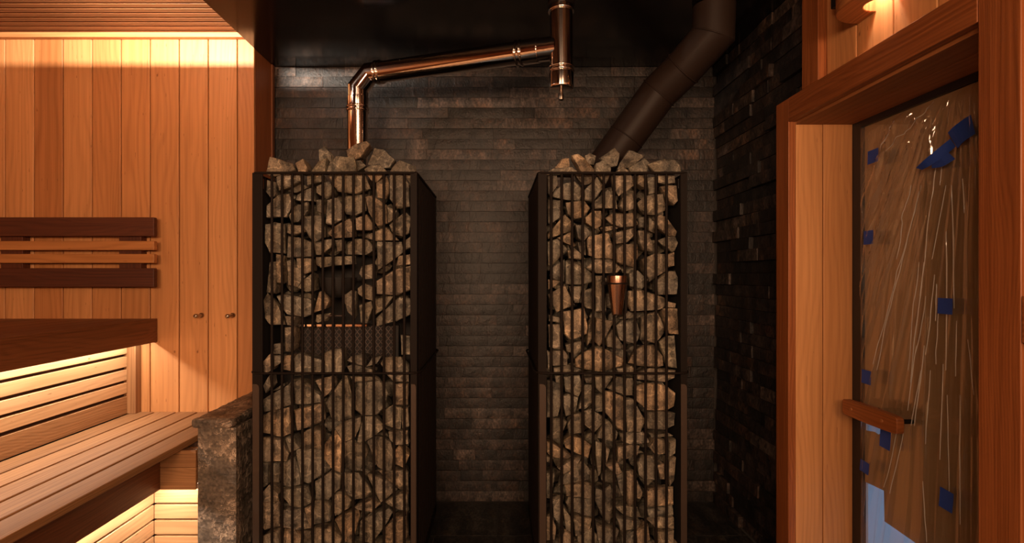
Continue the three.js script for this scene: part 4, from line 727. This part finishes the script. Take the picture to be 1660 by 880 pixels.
 ['front', 0, [0.200, 0.569, 0.203, 0.528, 0.224, 0.508, 0.290, 0.500, 0.306, 0.508, 0.224, 0.564], 'tan'],
 ['front', 0, [0.200, 0.508, 0.203, 0.487, 0.213, 0.479, 0.234, 0.500]],
 ['front', 0, [0.403, 0.508, 0.414, 0.426, 0.426, 0.441, 0.429, 0.559, 0.403, 0.569]],
 ['front', 0, [0.442, 0.549, 0.444, 0.482, 0.460, 0.539]],
 ['front', 0, [0.493, 0.483, 0.573, 0.513, 0.583, 0.549, 0.548, 0.556, 0.539, 0.555, 0.491, 0.549, 0.491, 0.488]],
 ['front', 0, [0.619, 0.544, 0.645, 0.518, 0.691, 0.518, 0.686, 0.575, 0.650, 0.580]],
 ['front', 0, [0.701, 0.508, 0.724, 0.523, 0.727, 0.580, 0.701, 0.569]],
 ['front', 0, [0.247, 0.462, 0.270, 0.436, 0.316, 0.467, 0.346, 0.507, 0.306, 0.495]],
 ['front', 0, [0.380, 0.404, 0.388, 0.441, 0.352, 0.487, 0.275, 0.431, 0.247, 0.394]],
 ['front', 0, [0.444, 0.472, 0.486, 0.436, 0.502, 0.439, 0.510, 0.445, 0.488, 0.486]],
 ['front', 0, [0.573, 0.477, 0.578, 0.436, 0.604, 0.410, 0.647, 0.415, 0.642, 0.508, 0.599, 0.508]],
 ['front', 0, [0.655, 0.472, 0.663, 0.420, 0.681, 0.420, 0.681, 0.477]],
 ['front', 0, [0.701, 0.431, 0.706, 0.384, 0.724, 0.410, 0.727, 0.508, 0.701, 0.492]],
 ['front', 0, [0.489, 0.425, 0.506, 0.354, 0.526, 0.334, 0.526, 0.344, 0.522, 0.450]],
 ['front', 0, [0.530, 0.322, 0.538, 0.308, 0.547, 0.307, 0.563, 0.323, 0.557, 0.446, 0.530, 0.441]],
 ['front', 0, [0.568, 0.343, 0.583, 0.338, 0.593, 0.364, 0.568, 0.420]],
 ['front', 0, [0.609, 0.307, 0.640, 0.300, 0.724, 0.307, 0.724, 0.377, 0.609, 0.374], 'tan'],
 ['front', 0, [0.198, 0.441, 0.203, 0.338, 0.218, 0.338, 0.234, 0.441]],
 ['front', 0, [0.275, 0.390, 0.285, 0.343, 0.388, 0.338, 0.388, 0.390, 0.348, 0.398, 0.286, 0.394]],
 ['front', 0, [0.439, 0.241, 0.461, 0.219, 0.465, 0.217, 0.478, 0.323, 0.465, 0.390, 0.439, 0.374]],
 ['front', 0, [0.403, 0.323, 0.434, 0.251, 0.434, 0.369, 0.403, 0.379]],
 ['front', 0, [0.224, 0.333, 0.229, 0.261, 0.254, 0.228, 0.273, 0.342]],
 ['front', 0, [0.268, 0.291, 0.280, 0.215, 0.306, 0.200, 0.301, 0.261, 0.270, 0.305, 0.269, 0.298]],
 ['front', 0, [0.280, 0.318, 0.306, 0.287, 0.352, 0.271, 0.393, 0.261, 0.393, 0.333, 0.295, 0.338]],
 ['front', 0, [0.486, 0.297, 0.511, 0.271, 0.563, 0.256, 0.588, 0.261, 0.570, 0.301, 0.511, 0.308]],
 ['front', 0, [0.724, 0.263, 0.724, 0.302, 0.614, 0.292, 0.614, 0.263]],
 ['front', 0, [0.486, 0.261, 0.501, 0.210, 0.573, 0.215, 0.588, 0.241, 0.557, 0.251]],
 ['front', 0, [0.609, 0.251, 0.645, 0.218, 0.724, 0.210, 0.724, 0.256, 0.679, 0.259, 0.647, 0.259]],
 ['front', 0, [0.198, 0.261, 0.203, 0.164, 0.234, 0.169, 0.239, 0.220, 0.216, 0.277]],
 ['front', 0, [0.311, 0.251, 0.321, 0.179, 0.373, 0.210, 0.388, 0.256, 0.337, 0.261]],
 ['front', 0, [0.418, 0.148, 0.486, 0.148, 0.501, 0.200, 0.482, 0.209, 0.403, 0.231]],
 ['front', 0, [0.331, 0.133, 0.398, 0.133, 0.411, 0.170, 0.408, 0.187, 0.388, 0.215, 0.331, 0.174]],
 ['front', 0, [0.568, 0.200, 0.573, 0.133, 0.624, 0.169, 0.619, 0.223]],
 ['front', 0, [0.650, 0.200, 0.655, 0.133, 0.722, 0.133, 0.722, 0.205]],
 ['front', 0, [0.254, 0.158, 0.265, 0.133, 0.311, 0.133, 0.311, 0.189, 0.275, 0.205]],
 ['front', 0, [0.506, 0.133, 0.557, 0.133, 0.563, 0.205, 0.511, 0.184]],
];
const ORD = ['first', 'second', 'third', 'fourth', 'fifth', 'sixth', 'seventh', 'eighth', 'ninth', 'tenth', 'eleventh', 'twelfth', 'thirteenth', 'fourteenth', 'fifteenth', 'sixteenth', 'seventeenth', 'eighteenth'];
function subdivide(pos) {
  const o = []; const mid = (a, b) => [(a[0] + b[0]) / 2, (a[1] + b[1]) / 2, (a[2] + b[2]) / 2];
  for (let i = 0; i < pos.length; i += 9) {
    const a = [pos[i], pos[i + 1], pos[i + 2]], b = [pos[i + 3], pos[i + 4], pos[i + 5]], c = [pos[i + 6], pos[i + 7], pos[i + 8]], ab = mid(a, b), bc = mid(b, c), ca = mid(c, a);
    o.push(...a, ...ab, ...ca, ...ab, ...b, ...bc, ...ca, ...bc, ...c, ...ab, ...bc, ...ca);
  }
  return o;
}
function rockGeo(points, levels = 2) {                 // faceted split rock from its corner points
  const c = new ConvexGeometry(points); let pos = Array.from(c.attributes.position.array);
  for (let i = 0; i < levels; i++) pos = subdivide(pos);
  const ox = rr(0, 50), oy = rr(0, 50), oz = rr(0, 50), col = [];
  for (let i = 0; i < pos.length; i += 3) {
    const x = pos[i], y = pos[i + 1], z = pos[i + 2], l = Math.hypot(x, y, z) || 1;
    const k = 0.0028 * n3(x * 38 + ox, y * 38 + oy, z * 38 + oz) + 0.0015 * n3(x * 110 + ox, y * 110 + oy, z * 110 + oz);
    pos[i] += x / l * k; pos[i + 1] += y / l * k; pos[i + 2] += z / l * k;
    const m = 0.86 + 0.16 * n3(x * 26 + oz, y * 26 + ox, z * 26 + oy), r = clamp(0.5 + 1.1 * n3(x * 14 + oy, y * 14 + oz, z * 14 + ox));
    col.push(m * (1 + 0.06 * r), m * (1 - 0.02 * r), m * (1 - 0.14 * r));
  }
  let g = new THREE.BufferGeometry(); g.setAttribute('position', new THREE.Float32BufferAttribute(pos, 3)); g.setAttribute('color', new THREE.Float32BufferAttribute(col, 3));
  g = toCreasedNormals(g, 0.55);
  return mapBox(g, 1, 0.28, 0.28, rnd(), rnd());
}
function stoneFromOutline(poly, depth, levels) {
  const n = poly.length; let size = 0; poly.forEach(p => size = Math.max(size, Math.hypot(p[0], p[1])));
  const P = [], slopeX = rr(-0.20, 0.20), slopeY = rr(-0.22, 0.16), ridge = rr(0, 6.28), rr1 = rr(0, 0.2);
  const relief = (x, y) => slopeX * x + slopeY * y - rr1 * Math.abs(x * Math.cos(ridge) + y * Math.sin(ridge));
  let top = -1; const front = [];
  for (const [x, y] of poly) { const t = rr(0.01, 0.10), fx = x * (1 - t), fy = y * (1 - t), z = relief(fx, fy) + rr(-0.006, 0.006); front.push([fx, fy, z]); top = Math.max(top, z); }
  const cx = rr(-0.25, 0.25) * size, cy = rr(-0.25, 0.25) * size, cz = relief(cx, cy) + rr(0, 0.006); front.push([cx, cy, cz]); top = Math.max(top, cz);
  for (const f of front) P.push(new THREE.Vector3(f[0], f[1], Math.max(f[2] - top, -depth * 0.45)));
  poly.forEach(([x, y], i) => { P.push(new THREE.Vector3(x, y, Math.min(-0.004, Math.max(front[i][2] - top - rr(0.003, 0.013), -depth * 0.6)))); });
  for (const [x, y] of poly) P.push(new THREE.Vector3(x * 0.8, y * 0.8, -depth * rr(0.85, 1)));
  return rockGeo(P, levels);
}
function fillStones(side, list, x0, x1) {
  // rows below the picture, down to the base plate
  for (let r = 0; r < 2; r++) { const n = 6, w = (x1 - x0 - 0.05) / n; for (let k = 0; k < n; k++) { const a = x0 + 0.025 + k * w + (r ? 0.01 : 0), y = 0.05 + r * 0.052; list.push(['front', 0, [a + 0.004, y + rr(0, 0.006), a + w - 0.004, y + rr(0, 0.006), a + w - 0.003, y + 0.047, a + w * 0.5, y + 0.05, a + 0.003, y + 0.045]]); } }
  const items = list.map(([kind, back, flat, tone]) => {
    const pts = []; for (let i = 0; i < flat.length; i += 2) pts.push([flat[i], flat[i + 1]]);
    if (kind !== 'mound') for (const p of pts) p[0] = clamp(p[0], x0 + 0.0195, x1 - 0.0195);
    const cx = pts.reduce((s, p) => s + p[0], 0) / pts.length, cy = pts.reduce((s, p) => s + p[1], 0) / pts.length;
    let a = 0; pts.forEach((p, i) => { const q = pts[(i + 1) % pts.length]; a += p[0] * q[1] - q[0] * p[1]; });
    const w = Math.max(...pts.map(p => p[0])) - Math.min(...pts.map(p => p[0])), h = Math.max(...pts.map(p => p[1])) - Math.min(...pts.map(p => p[1]));
    return { tone, kind, back, pts, cx, cy, area: Math.abs(a) / 2, w, h };
  });
  const bands = {};
  for (const it of items) { it.band = it.kind === 'mound' ? -1 : Math.floor((EYE + TOP - it.cy) / 0.104); (bands[it.band] ||= []).push(it); }
  for (const b of Object.values(bands)) { b.sort((p, q) => p.cx - q.cx); b.forEach((it, i) => it.rank = i); }
  for (const it of items) {
    const size = it.area > 0.0105 ? 'large' : it.area < 0.0035 ? 'small' : 'medium', shape = it.h > it.w * 1.35 ? 'tall' : it.w > it.h * 1.35 ? 'wide' : 'blocky';
    const label = it.kind === 'mound' ? `${size} ${shape} stone heaped above the ${side} heater's rail, ${ORD[it.rank]} from the left`
      : `${size} ${shape} stone in the ${side} heater, ${ORD[it.band]} row below the rail, ${ORD[it.rank]} from left`;
    const grow = it.kind === 'mound' ? 0 : 0.0008;
    const depth = it.kind === 'deep' ? 0.06 : it.kind === 'mound' ? rr(0.08, 0.11) : rr(0.075, 0.105);
    const g = stoneFromOutline(it.pts.map(p => { const dx = p[0] - it.cx, dy = p[1] - it.cy, l = Math.hypot(dx, dy); return [dx * (1 + grow / l), dy * (1 + grow / l)]; }), depth, it.area > 0.004 ? 2 : 1);
    const D = 2.0985 + it.back + (it.kind === 'front' ? rr(0, 0.010) : 0);
    const m = part(scene, 'heater_stone', g, it.tone ? M.rock[6] : M.rock[Math.floor(rnd() * 6)], [it.cx, it.cy, -D]);
    m.userData = { label, category: 'stone', group: `stones in the ${side} heater` };
  }
  // stones packed behind the front layer, seen only through its gaps
  const pack = [];
  for (let y = 0.075, r = 0; y < EYE + TOP - 0.05; y += 0.076, r++) for (let x = x0 + 0.075 + (r % 2) * 0.035; x < x1 - 0.065; x += 0.082) {
    if (side === 'left' && x > -0.93 && x < -0.38 && y > EYE - 0.43 && y < EYE - 0.15) continue;
    if (side === 'left' && x > -0.80 && x < -0.54 && y > EYE - 0.43 && y < EYE + 0.06) continue;
    const pts = []; for (let i = 0; i < 9; i++) { const a = (i + rr(-0.3, 0.3)) / 9 * 6.283; for (const d of [-0.032, 0.032]) pts.push(new THREE.Vector3(rr(0.032, 0.044) * Math.cos(a), rr(0.030, 0.041) * Math.sin(a), d * rr(0.4, 1))); }
    const g = rockGeo(pts, 1); g.translate(x, y, -2.262); pack.push(g);
  }
  const b = part(scene, 'packed_stones', mergeGeometries(pack), M.rock[1], [0, 0, 0]);
  b.userData = { label: `stones packed behind the front layer of the ${side} heater`, category: 'stones', kind: 'stuff' };
}
fillStones('left', LEFT_STONES, -0.985, -0.323);
fillStones('right', RIGHT_STONES, 0.165, 0.764);

// ---------- flue pipes ----------
function mitredPipe(points, r, seg = 40) {
  const V = points.map(p => new THREE.Vector3(...p)); const pos = [];
  let d = V[1].clone().sub(V[0]).normalize(), u = new THREE.Vector3(0, 0, 1); u.addScaledVector(d, -u.dot(d)).normalize(); let w = d.clone().cross(u);
  const ring0 = []; for (let i = 0; i < seg; i++) { const a = i / seg * 2 * Math.PI; ring0.push(V[0].clone().addScaledVector(u, r * Math.cos(a)).addScaledVector(w, r * Math.sin(a))); }
  let prev = ring0;
  for (let k = 1; k < V.length; k++) {
    const dir = V[k].clone().sub(V[k - 1]).normalize(), next = k + 1 < V.length ? V[k + 1].clone().sub(V[k]).normalize() : dir, n = dir.clone().add(next).normalize();
    const ring = prev.map(p => p.clone().addScaledVector(dir, V[k].clone().sub(p).dot(n) / dir.dot(n)));
    for (let i = 0; i < seg; i++) { const j = (i + 1) % seg; for (const q of [prev[i], prev[j], ring[i], prev[j], ring[j], ring[i]]) pos.push(q.x, q.y, q.z); }
    prev = ring;
  }
  let g = new THREE.BufferGeometry(); g.setAttribute('position', new THREE.Float32BufferAttribute(pos, 3));
  return toCreasedNormals(g, 0.3);
}
function collar(t, at, dir, r, tube, mat, name = 'joint_ring') {
  const m = part(t, name, new THREE.TorusGeometry(r, tube, 10, 44), mat, at); m.quaternion.setFromUnitVectors(new THREE.Vector3(0, 0, 1), new THREE.Vector3(...dir).normalize()); return m;
}
function sleeve(t, a, b, r, mat, name) {
  const A = new THREE.Vector3(...a), B = new THREE.Vector3(...b), L = A.distanceTo(B);
  const prof = [[r - 0.004, -L / 2], [r - 0.001, -L / 2], [r, -L / 2 + 0.002], [r, L / 2 - 0.002], [r - 0.001, L / 2], [r - 0.004, L / 2]].map(q => new THREE.Vector2(...q));
  const m = part(t, name, new THREE.LatheGeometry(prof, 44), mat, A.clone().add(B).multiplyScalar(0.5).toArray()); m.quaternion.setFromUnitVectors(UP, B.sub(A).normalize()); return m;
}
{
  const r = 0.0488, P0 = [-0.674, EYE + 0.402, -2.5], P1 = [-0.674, EYE + 0.905, -2.5], P2 = [-0.612, EYE + 0.972, -2.485], P3 = [0.271, EYE + 0.966, -2.187];
  const t = thing('flue_pipe', 'polished steel flue pipe with elbow from the left heater to a tee', 'flue', P0);
  part(t, 'pipe', mitredPipe([P0, P1, P2, [P3[0] - 0.02, P3[1], P3[2] - 0.006]], r), M.chrome, [0, 0, 0]);
  for (const h of [0.795, 0.812]) collar(t, [-0.674, EYE + h, -2.5], [0, 1, 0], r + 0.002, 0.005, M.chrome);
  sleeve(t, [-0.674, EYE + 0.818, -2.5], [-0.674, EYE + 0.862, -2.5], r + 0.002, M.chrome, 'socket');
  const along = s => [P2[0] + (P3[0] - P2[0]) * s, P2[1] + (P3[1] - P2[1]) * s, P2[2] + (P3[2] - P2[2]) * s], dir = [P3[0] - P2[0], P3[1] - P2[1], P3[2] - P2[2]];
  for (const s of [0.045, 0.065]) collar(t, along(s), dir, r + 0.002, 0.005, M.chrome);
  for (const s of [0.79, 0.812]) collar(t, along(s), dir, r + 0.002, 0.005, M.chrome);
  sleeve(t, along(0.82), along(0.895), r + 0.003, M.chrome, 'socket');
  // tee with drain cap
  const X = P3[0], Z = P3[2];
  part(t, 'tee', mitredPipe([[X, EYE + 0.80, Z], [X, EYE + SOFFIT - 0.001, Z]], r), M.chrome, [0, 0, 0]);
  for (const h of [0.862, 0.878]) collar(t, [X, EYE + h, Z], [0, 1, 0], r + 0.003, 0.0048, M.chrome);
  collar(t, [X, EYE + 1.118, Z], [0, 1, 0], r + 0.002, 0.005, M.chrome);
  const prof = [[0.001, 0.788], [0.047, 0.788], [0.0515, 0.792], [0.0525, 0.80], [0.0525, 0.853], [0.049, 0.856]].map(q => new THREE.Vector2(q[0], q[1] + EYE));
  part(t, 'drain_cap', new THREE.LatheGeometry(prof, 44), M.chrome, [X, 0, Z]);
  const np = [[0.001, 0.741], [0.0085, 0.742], [0.0105, 0.747], [0.0105, 0.764], [0.008, 0.767], [0.008, 0.789]].map(q => new THREE.Vector2(q[0], q[1] + EYE));
  part(t, 'drain_nipple', new THREE.LatheGeometry(np, 18), M.knob, [X, 0, Z]);
  part(t, 'ceiling_collar', new THREE.CylinderGeometry(0.056, 0.056, 0.012, 40), M.blackSteel, [X, EYE + SOFFIT - 0.0065, Z]);
}
{
  const r = 0.087, Q = [[0.479, EYE + 0.47, -2.519], [0.750, EYE + 0.850, -2.40], [0.835, EYE + 0.930, -2.32], [0.927, EYE + 1.035, -2.22], [0.927, EYE + SOFFIT - 0.001, -2.21]];
  const t = thing('flue_pipe', 'matt black flue pipe slanting from the right heater to the ceiling', 'flue', Q[0]);
  part(t, 'pipe', mitredPipe(Q, r, 44), M.pipeBlack, [0, 0, 0]);
  const bis = k => { const a = new THREE.Vector3(...Q[k]).sub(new THREE.Vector3(...Q[k - 1])).normalize(), b = new THREE.Vector3(...Q[k + 1]).sub(new THREE.Vector3(...Q[k])).normalize(); return a.add(b).toArray(); };
  for (const k of [1, 2, 3]) collar(t, Q[k], bis(k), r + 0.002, 0.0035, M.pipeBlack, 'seam_ring');
  const s = 0.50, mid = Q[0].map((v, i) => v + (Q[1][i] - v) * s), dr = Q[0].map((v, i) => Q[1][i] - v); collar(t, mid, dr, r + 0.001, 0.003, M.pipeBlack, 'seam_ring');
}
{ // metal cup hooked on the right cage
  const x = 0.470, D = 2.028, t = thing('metal_cup', 'tapered copper-toned metal cup hooked on the bars of the right heater', 'cup', [x, EYE - 0.155, -D]);
  const prof = [[0.001, -0.155], [0.018, -0.155], [0.0205, -0.150], [0.0205, -0.145], [0.0365, -0.035], [0.0375, -0.033], [0.0385, 0], [0.0365, 0], [0.0345, -0.034], [0.019, -0.142], [0.001, -0.144]].map(q => new THREE.Vector2(...q));
  part(t, 'cup', new THREE.LatheGeometry(prof, 32), M.copper, [x, EYE, -D]);
  const h = part(t, 'hook', new THREE.TorusGeometry(0.0395, 0.003, 8, 32), M.blackSteel, [x, EYE - 0.03, -D]); h.rotation.x = Math.PI / 2;
  block(t, 'bracket', M.blackSteel, [x - 0.052, x + 0.052], [-0.036, -0.024], [D + 0.041, D + 0.051]);
  for (const s of [-1, 1]) block(t, 'bracket_arm', M.blackSteel, [x + s * 0.046 - 0.004, x + s * 0.046 + 0.004], [-0.15, -0.024], [D + 0.043, D + 0.049]);
}
// ---------- masking on the glass door ----------
{ // brown paper stuck to the outside of the glass
  const pts = [[2.027, 0.583], [1.29, 0.583], [1.29, -0.925], [1.79, -0.920], [1.925, -0.914], [1.928, -0.801], [2.027, -0.807], [2.027, -0.605], [1.975, -0.596], [1.955, -0.600], [1.94, -0.59], [1.938, -0.552], [2.027, -0.545]];
  const s = new THREE.Shape(); pts.forEach(([d, h], i) => i ? s.lineTo(d, h) : s.moveTo(d, h));
  const g = new THREE.ExtrudeGeometry(s, { depth: 0.0008, bevelEnabled: false }); g.applyMatrix4(new THREE.Matrix4().makeBasis(new THREE.Vector3(0, 0, -1), UP, new THREE.Vector3(1, 0, 0)));
  const m = part(scene, 'masking_paper', g, M.paper, [DOORX + 0.0145, EYE, 0]);
  m.userData = { label: 'brown masking paper stuck over the door glass, lower corner missing', category: 'paper' };
}
{ // creased clear plastic sheet hanging over the door
  const d0 = 1.292, d1 = 2.026, h0 = -1.2, h1 = 0.575, nu = 260, nv = 170, P = [], I = [];
  const apex = [[1.52, 1.00, 0.9], [1.64, 1.60, 0.6]];
  const n1 = (x, s) => { const i = Math.floor(x), f = x - i, t = f * f * (3 - 2 * f); return hash(i, 3, s) * (1 - t) + hash(i + 1, 3, s) * t; };
  const filmX = (d, h) => {
    let x = 0;
    for (const [ad, ah, k] of apex) {
      const th = Math.atan2(d - ad, ah - h) + 0.008 * n3(d * 4, h * 2, k * 9), r = Math.hypot(d - ad, ah - h);
      const a = n1(th * 15 + 50, 801 + k * 10), b = n1(th * 40 + 90, 811 + k * 10);
      x += k * (0.024 * Math.pow(1 - Math.abs(2 * a - 1), 5) + 0.012 * Math.pow(1 - Math.abs(2 * b - 1), 4)) * smooth(0.05, 0.4, r);
    }
    x *= 0.35 + 0.65 * smooth(0.35, 0.62, n3(d * 5 + 3, h * 1.6, 4.2) * 0.5 + 0.6);
    x += 0.002 * n3(d * 7, h * 4, 2);
    const edge = Math.min(1, (d1 - d) / 0.04, (h1 - h) / 0.03 + 0.05);
    return -0.004 - x * Math.max(0, edge);
  };
  for (let j = 0; j <= nv; j++) for (let i = 0; i <= nu; i++) { const d = d0 + (d1 - d0) * i / nu, h = h0 + (h1 - h0) * j / nv; P.push(filmX(d, h), h, -d); }
  for (let j = 0; j < nv; j++) for (let i = 0; i < nu; i++) { const a = j * (nu + 1) + i, b = a + 1, c = a + nu + 1, e = c + 1; I.push(a, b, c, b, e, c); }
  const g = new THREE.BufferGeometry(); g.setAttribute('position', new THREE.Float32BufferAttribute(P, 3)); g.setIndex(I); g.computeVertexNormals();
  const m = part(scene, 'plastic_sheet', g, M.film, [DOORX, EYE, 0]);
  m.userData = { label: 'creased clear plastic sheet taped over the door', category: 'plastic sheet' };
  // pale ribbons painting highlight streaks along the film folds: from depth, height to depth, height
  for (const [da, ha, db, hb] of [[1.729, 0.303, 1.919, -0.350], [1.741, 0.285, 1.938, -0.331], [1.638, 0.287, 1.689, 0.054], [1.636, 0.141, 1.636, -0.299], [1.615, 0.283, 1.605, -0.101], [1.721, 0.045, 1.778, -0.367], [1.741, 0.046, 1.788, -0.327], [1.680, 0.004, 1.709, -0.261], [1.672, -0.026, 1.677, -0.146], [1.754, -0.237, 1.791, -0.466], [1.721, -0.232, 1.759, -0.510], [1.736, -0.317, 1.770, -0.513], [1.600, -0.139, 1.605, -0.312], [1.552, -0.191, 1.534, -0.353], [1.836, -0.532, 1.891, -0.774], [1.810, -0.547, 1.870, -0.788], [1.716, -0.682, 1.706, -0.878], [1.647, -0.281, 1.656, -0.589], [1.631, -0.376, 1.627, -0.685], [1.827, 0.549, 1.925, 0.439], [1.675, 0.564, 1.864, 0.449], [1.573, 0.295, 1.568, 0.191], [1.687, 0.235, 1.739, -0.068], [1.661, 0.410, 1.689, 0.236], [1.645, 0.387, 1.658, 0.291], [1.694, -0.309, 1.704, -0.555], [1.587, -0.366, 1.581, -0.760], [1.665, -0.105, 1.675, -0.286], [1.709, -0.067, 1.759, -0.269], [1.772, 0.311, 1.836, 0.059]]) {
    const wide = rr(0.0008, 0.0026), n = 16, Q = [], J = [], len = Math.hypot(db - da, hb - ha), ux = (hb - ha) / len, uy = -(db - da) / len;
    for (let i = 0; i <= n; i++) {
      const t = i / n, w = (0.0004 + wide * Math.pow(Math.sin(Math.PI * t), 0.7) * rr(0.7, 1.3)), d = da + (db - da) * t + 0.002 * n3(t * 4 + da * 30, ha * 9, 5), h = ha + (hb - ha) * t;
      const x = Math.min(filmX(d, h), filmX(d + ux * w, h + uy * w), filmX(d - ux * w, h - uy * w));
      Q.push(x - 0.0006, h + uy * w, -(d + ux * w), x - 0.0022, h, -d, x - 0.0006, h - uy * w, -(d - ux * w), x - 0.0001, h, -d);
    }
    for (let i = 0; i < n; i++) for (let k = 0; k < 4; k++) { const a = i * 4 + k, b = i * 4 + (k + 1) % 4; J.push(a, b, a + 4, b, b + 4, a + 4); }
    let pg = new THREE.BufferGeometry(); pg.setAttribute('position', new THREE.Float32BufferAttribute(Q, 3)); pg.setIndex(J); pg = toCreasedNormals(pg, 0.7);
    const pm = shade(new THREE.Mesh(pg, M.highlight_ribbon)); pm.name = 'highlight_ribbon'; m.add(pm);
  }
}
// strips of blue tape: depth, height over eye, width, height, turn
function tapeGeo(w, h, curl) { const g = new THREE.BoxGeometry(w, h, 0.0009, 6, 6, 1), p = g.attributes.position; for (let i = 0; i < p.count; i++) { const u = p.getX(i) / w + 0.5, v = p.getY(i) / h + 0.5; p.setZ(i, p.getZ(i) + curl * (u * u + (1 - v) * (1 - v)) * 0.5); } g.computeVertexNormals(); return g; }
for (const [d, h, w, hh, a, curl, lab] of [
  [1.930, 0.446, 0.056, 0.050, 0.06, 0.004, 'blue tape square at the upper left corner of the plastic sheet'],
  [1.955, 0.145, 0.050, 0.052, 0.02, 0.002, 'blue tape square on the black frame side, second from the top'],
  [1.620, -0.095, 0.054, 0.050, 0.0, 0.002, 'blue tape square in the middle of the plastic sheet'],
  [1.966, -0.385, 0.050, 0.052, -0.03, 0.002, 'blue tape square on the frame side just above the handle'],
  [1.868, -0.572, 0.052, 0.105, -0.12, 0.003, 'long blue tape piece hanging just below the door handle'],
  [1.975, -0.730, 0.048, 0.044, -0.15, 0.003, 'small blue tape piece on the frame side below the handle'],
  [1.615, -0.700, 0.050, 0.062, -0.10, 0.004, 'blue tape piece low on the right of the plastic sheet'],
]) {
  const m = part(scene, 'blue_tape', tapeGeo(w, hh, curl), M.tape, [DOORX - 0.0235, EYE + h, -d]); m.rotation.set(a * 0.5, -Math.PI / 2, 0); m.rotateZ(a);
  m.userData = { label: lab, category: 'tape', group: 'blue tape pieces on the plastic sheet' };
}
{ // crumpled tape near the top with a twisted tail
  const t = thing('blue_tape', 'crumpled blue tape with a twisted tail near the top of the sheet', 'tape', [DOORX - 0.03, EYE + 0.43, -1.555], 'blue tape pieces on the plastic sheet');
  const strip = (name, pts, w, tw) => {
    const c = new THREE.CatmullRomCurve3(pts.map(([d, h, o]) => new THREE.Vector3(DOORX - o, EYE + h, -d))), n = 22, P = [], I = [];
    for (let i = 0; i <= n; i++) { const s = i / n, p = c.getPoint(s), tg = c.getTangent(s), nrm = new THREE.Vector3(1, 0, 0), a = tw * s, side = tg.clone().cross(nrm).normalize(), sd = side.clone().multiplyScalar(Math.cos(a)).addScaledVector(nrm, Math.sin(a)), th = tg.clone().cross(sd).multiplyScalar(0.0005), ww = (Array.isArray(w) ? w[0] + (w[1] - w[0]) * s : w) / 2;
      for (const [q, z] of [[-1, -1], [1, -1], [1, 1], [-1, 1]]) { const v = p.clone().addScaledVector(sd, q * ww).addScaledVector(th, z); P.push(v.x, v.y, v.z); } }
    for (let i = 0; i < n; i++) for (let k = 0; k < 4; k++) { const a = i * 4 + k, b = i * 4 + (k + 1) % 4; I.push(a, b, a + 4, b, b + 4, a + 4); }
    let g = new THREE.BufferGeometry(); g.setAttribute('position', new THREE.Float32BufferAttribute(P, 3)); g.setIndex(I); g = toCreasedNormals(g, 0.6);
    part(t, name, g, M.tape, [0, 0, 0]);
  };
  strip('patch', [[1.588, 0.416, 0.028], [1.568, 0.428, 0.030], [1.545, 0.440, 0.026], [1.525, 0.447, 0.024]], 0.066, 0.1);
  strip('tail', [[1.585, 0.408, 0.03], [1.625, 0.382, 0.04], [1.665, 0.362, 0.045], [1.70, 0.352, 0.04]], [0.034, 0.020], 1.2);
  strip('flap', [[1.66, 0.352, 0.032], [1.62, 0.355, 0.034], [1.592, 0.372, 0.03]], [0.014, 0.036], -0.3);
}
renderer.render(scene, camera);
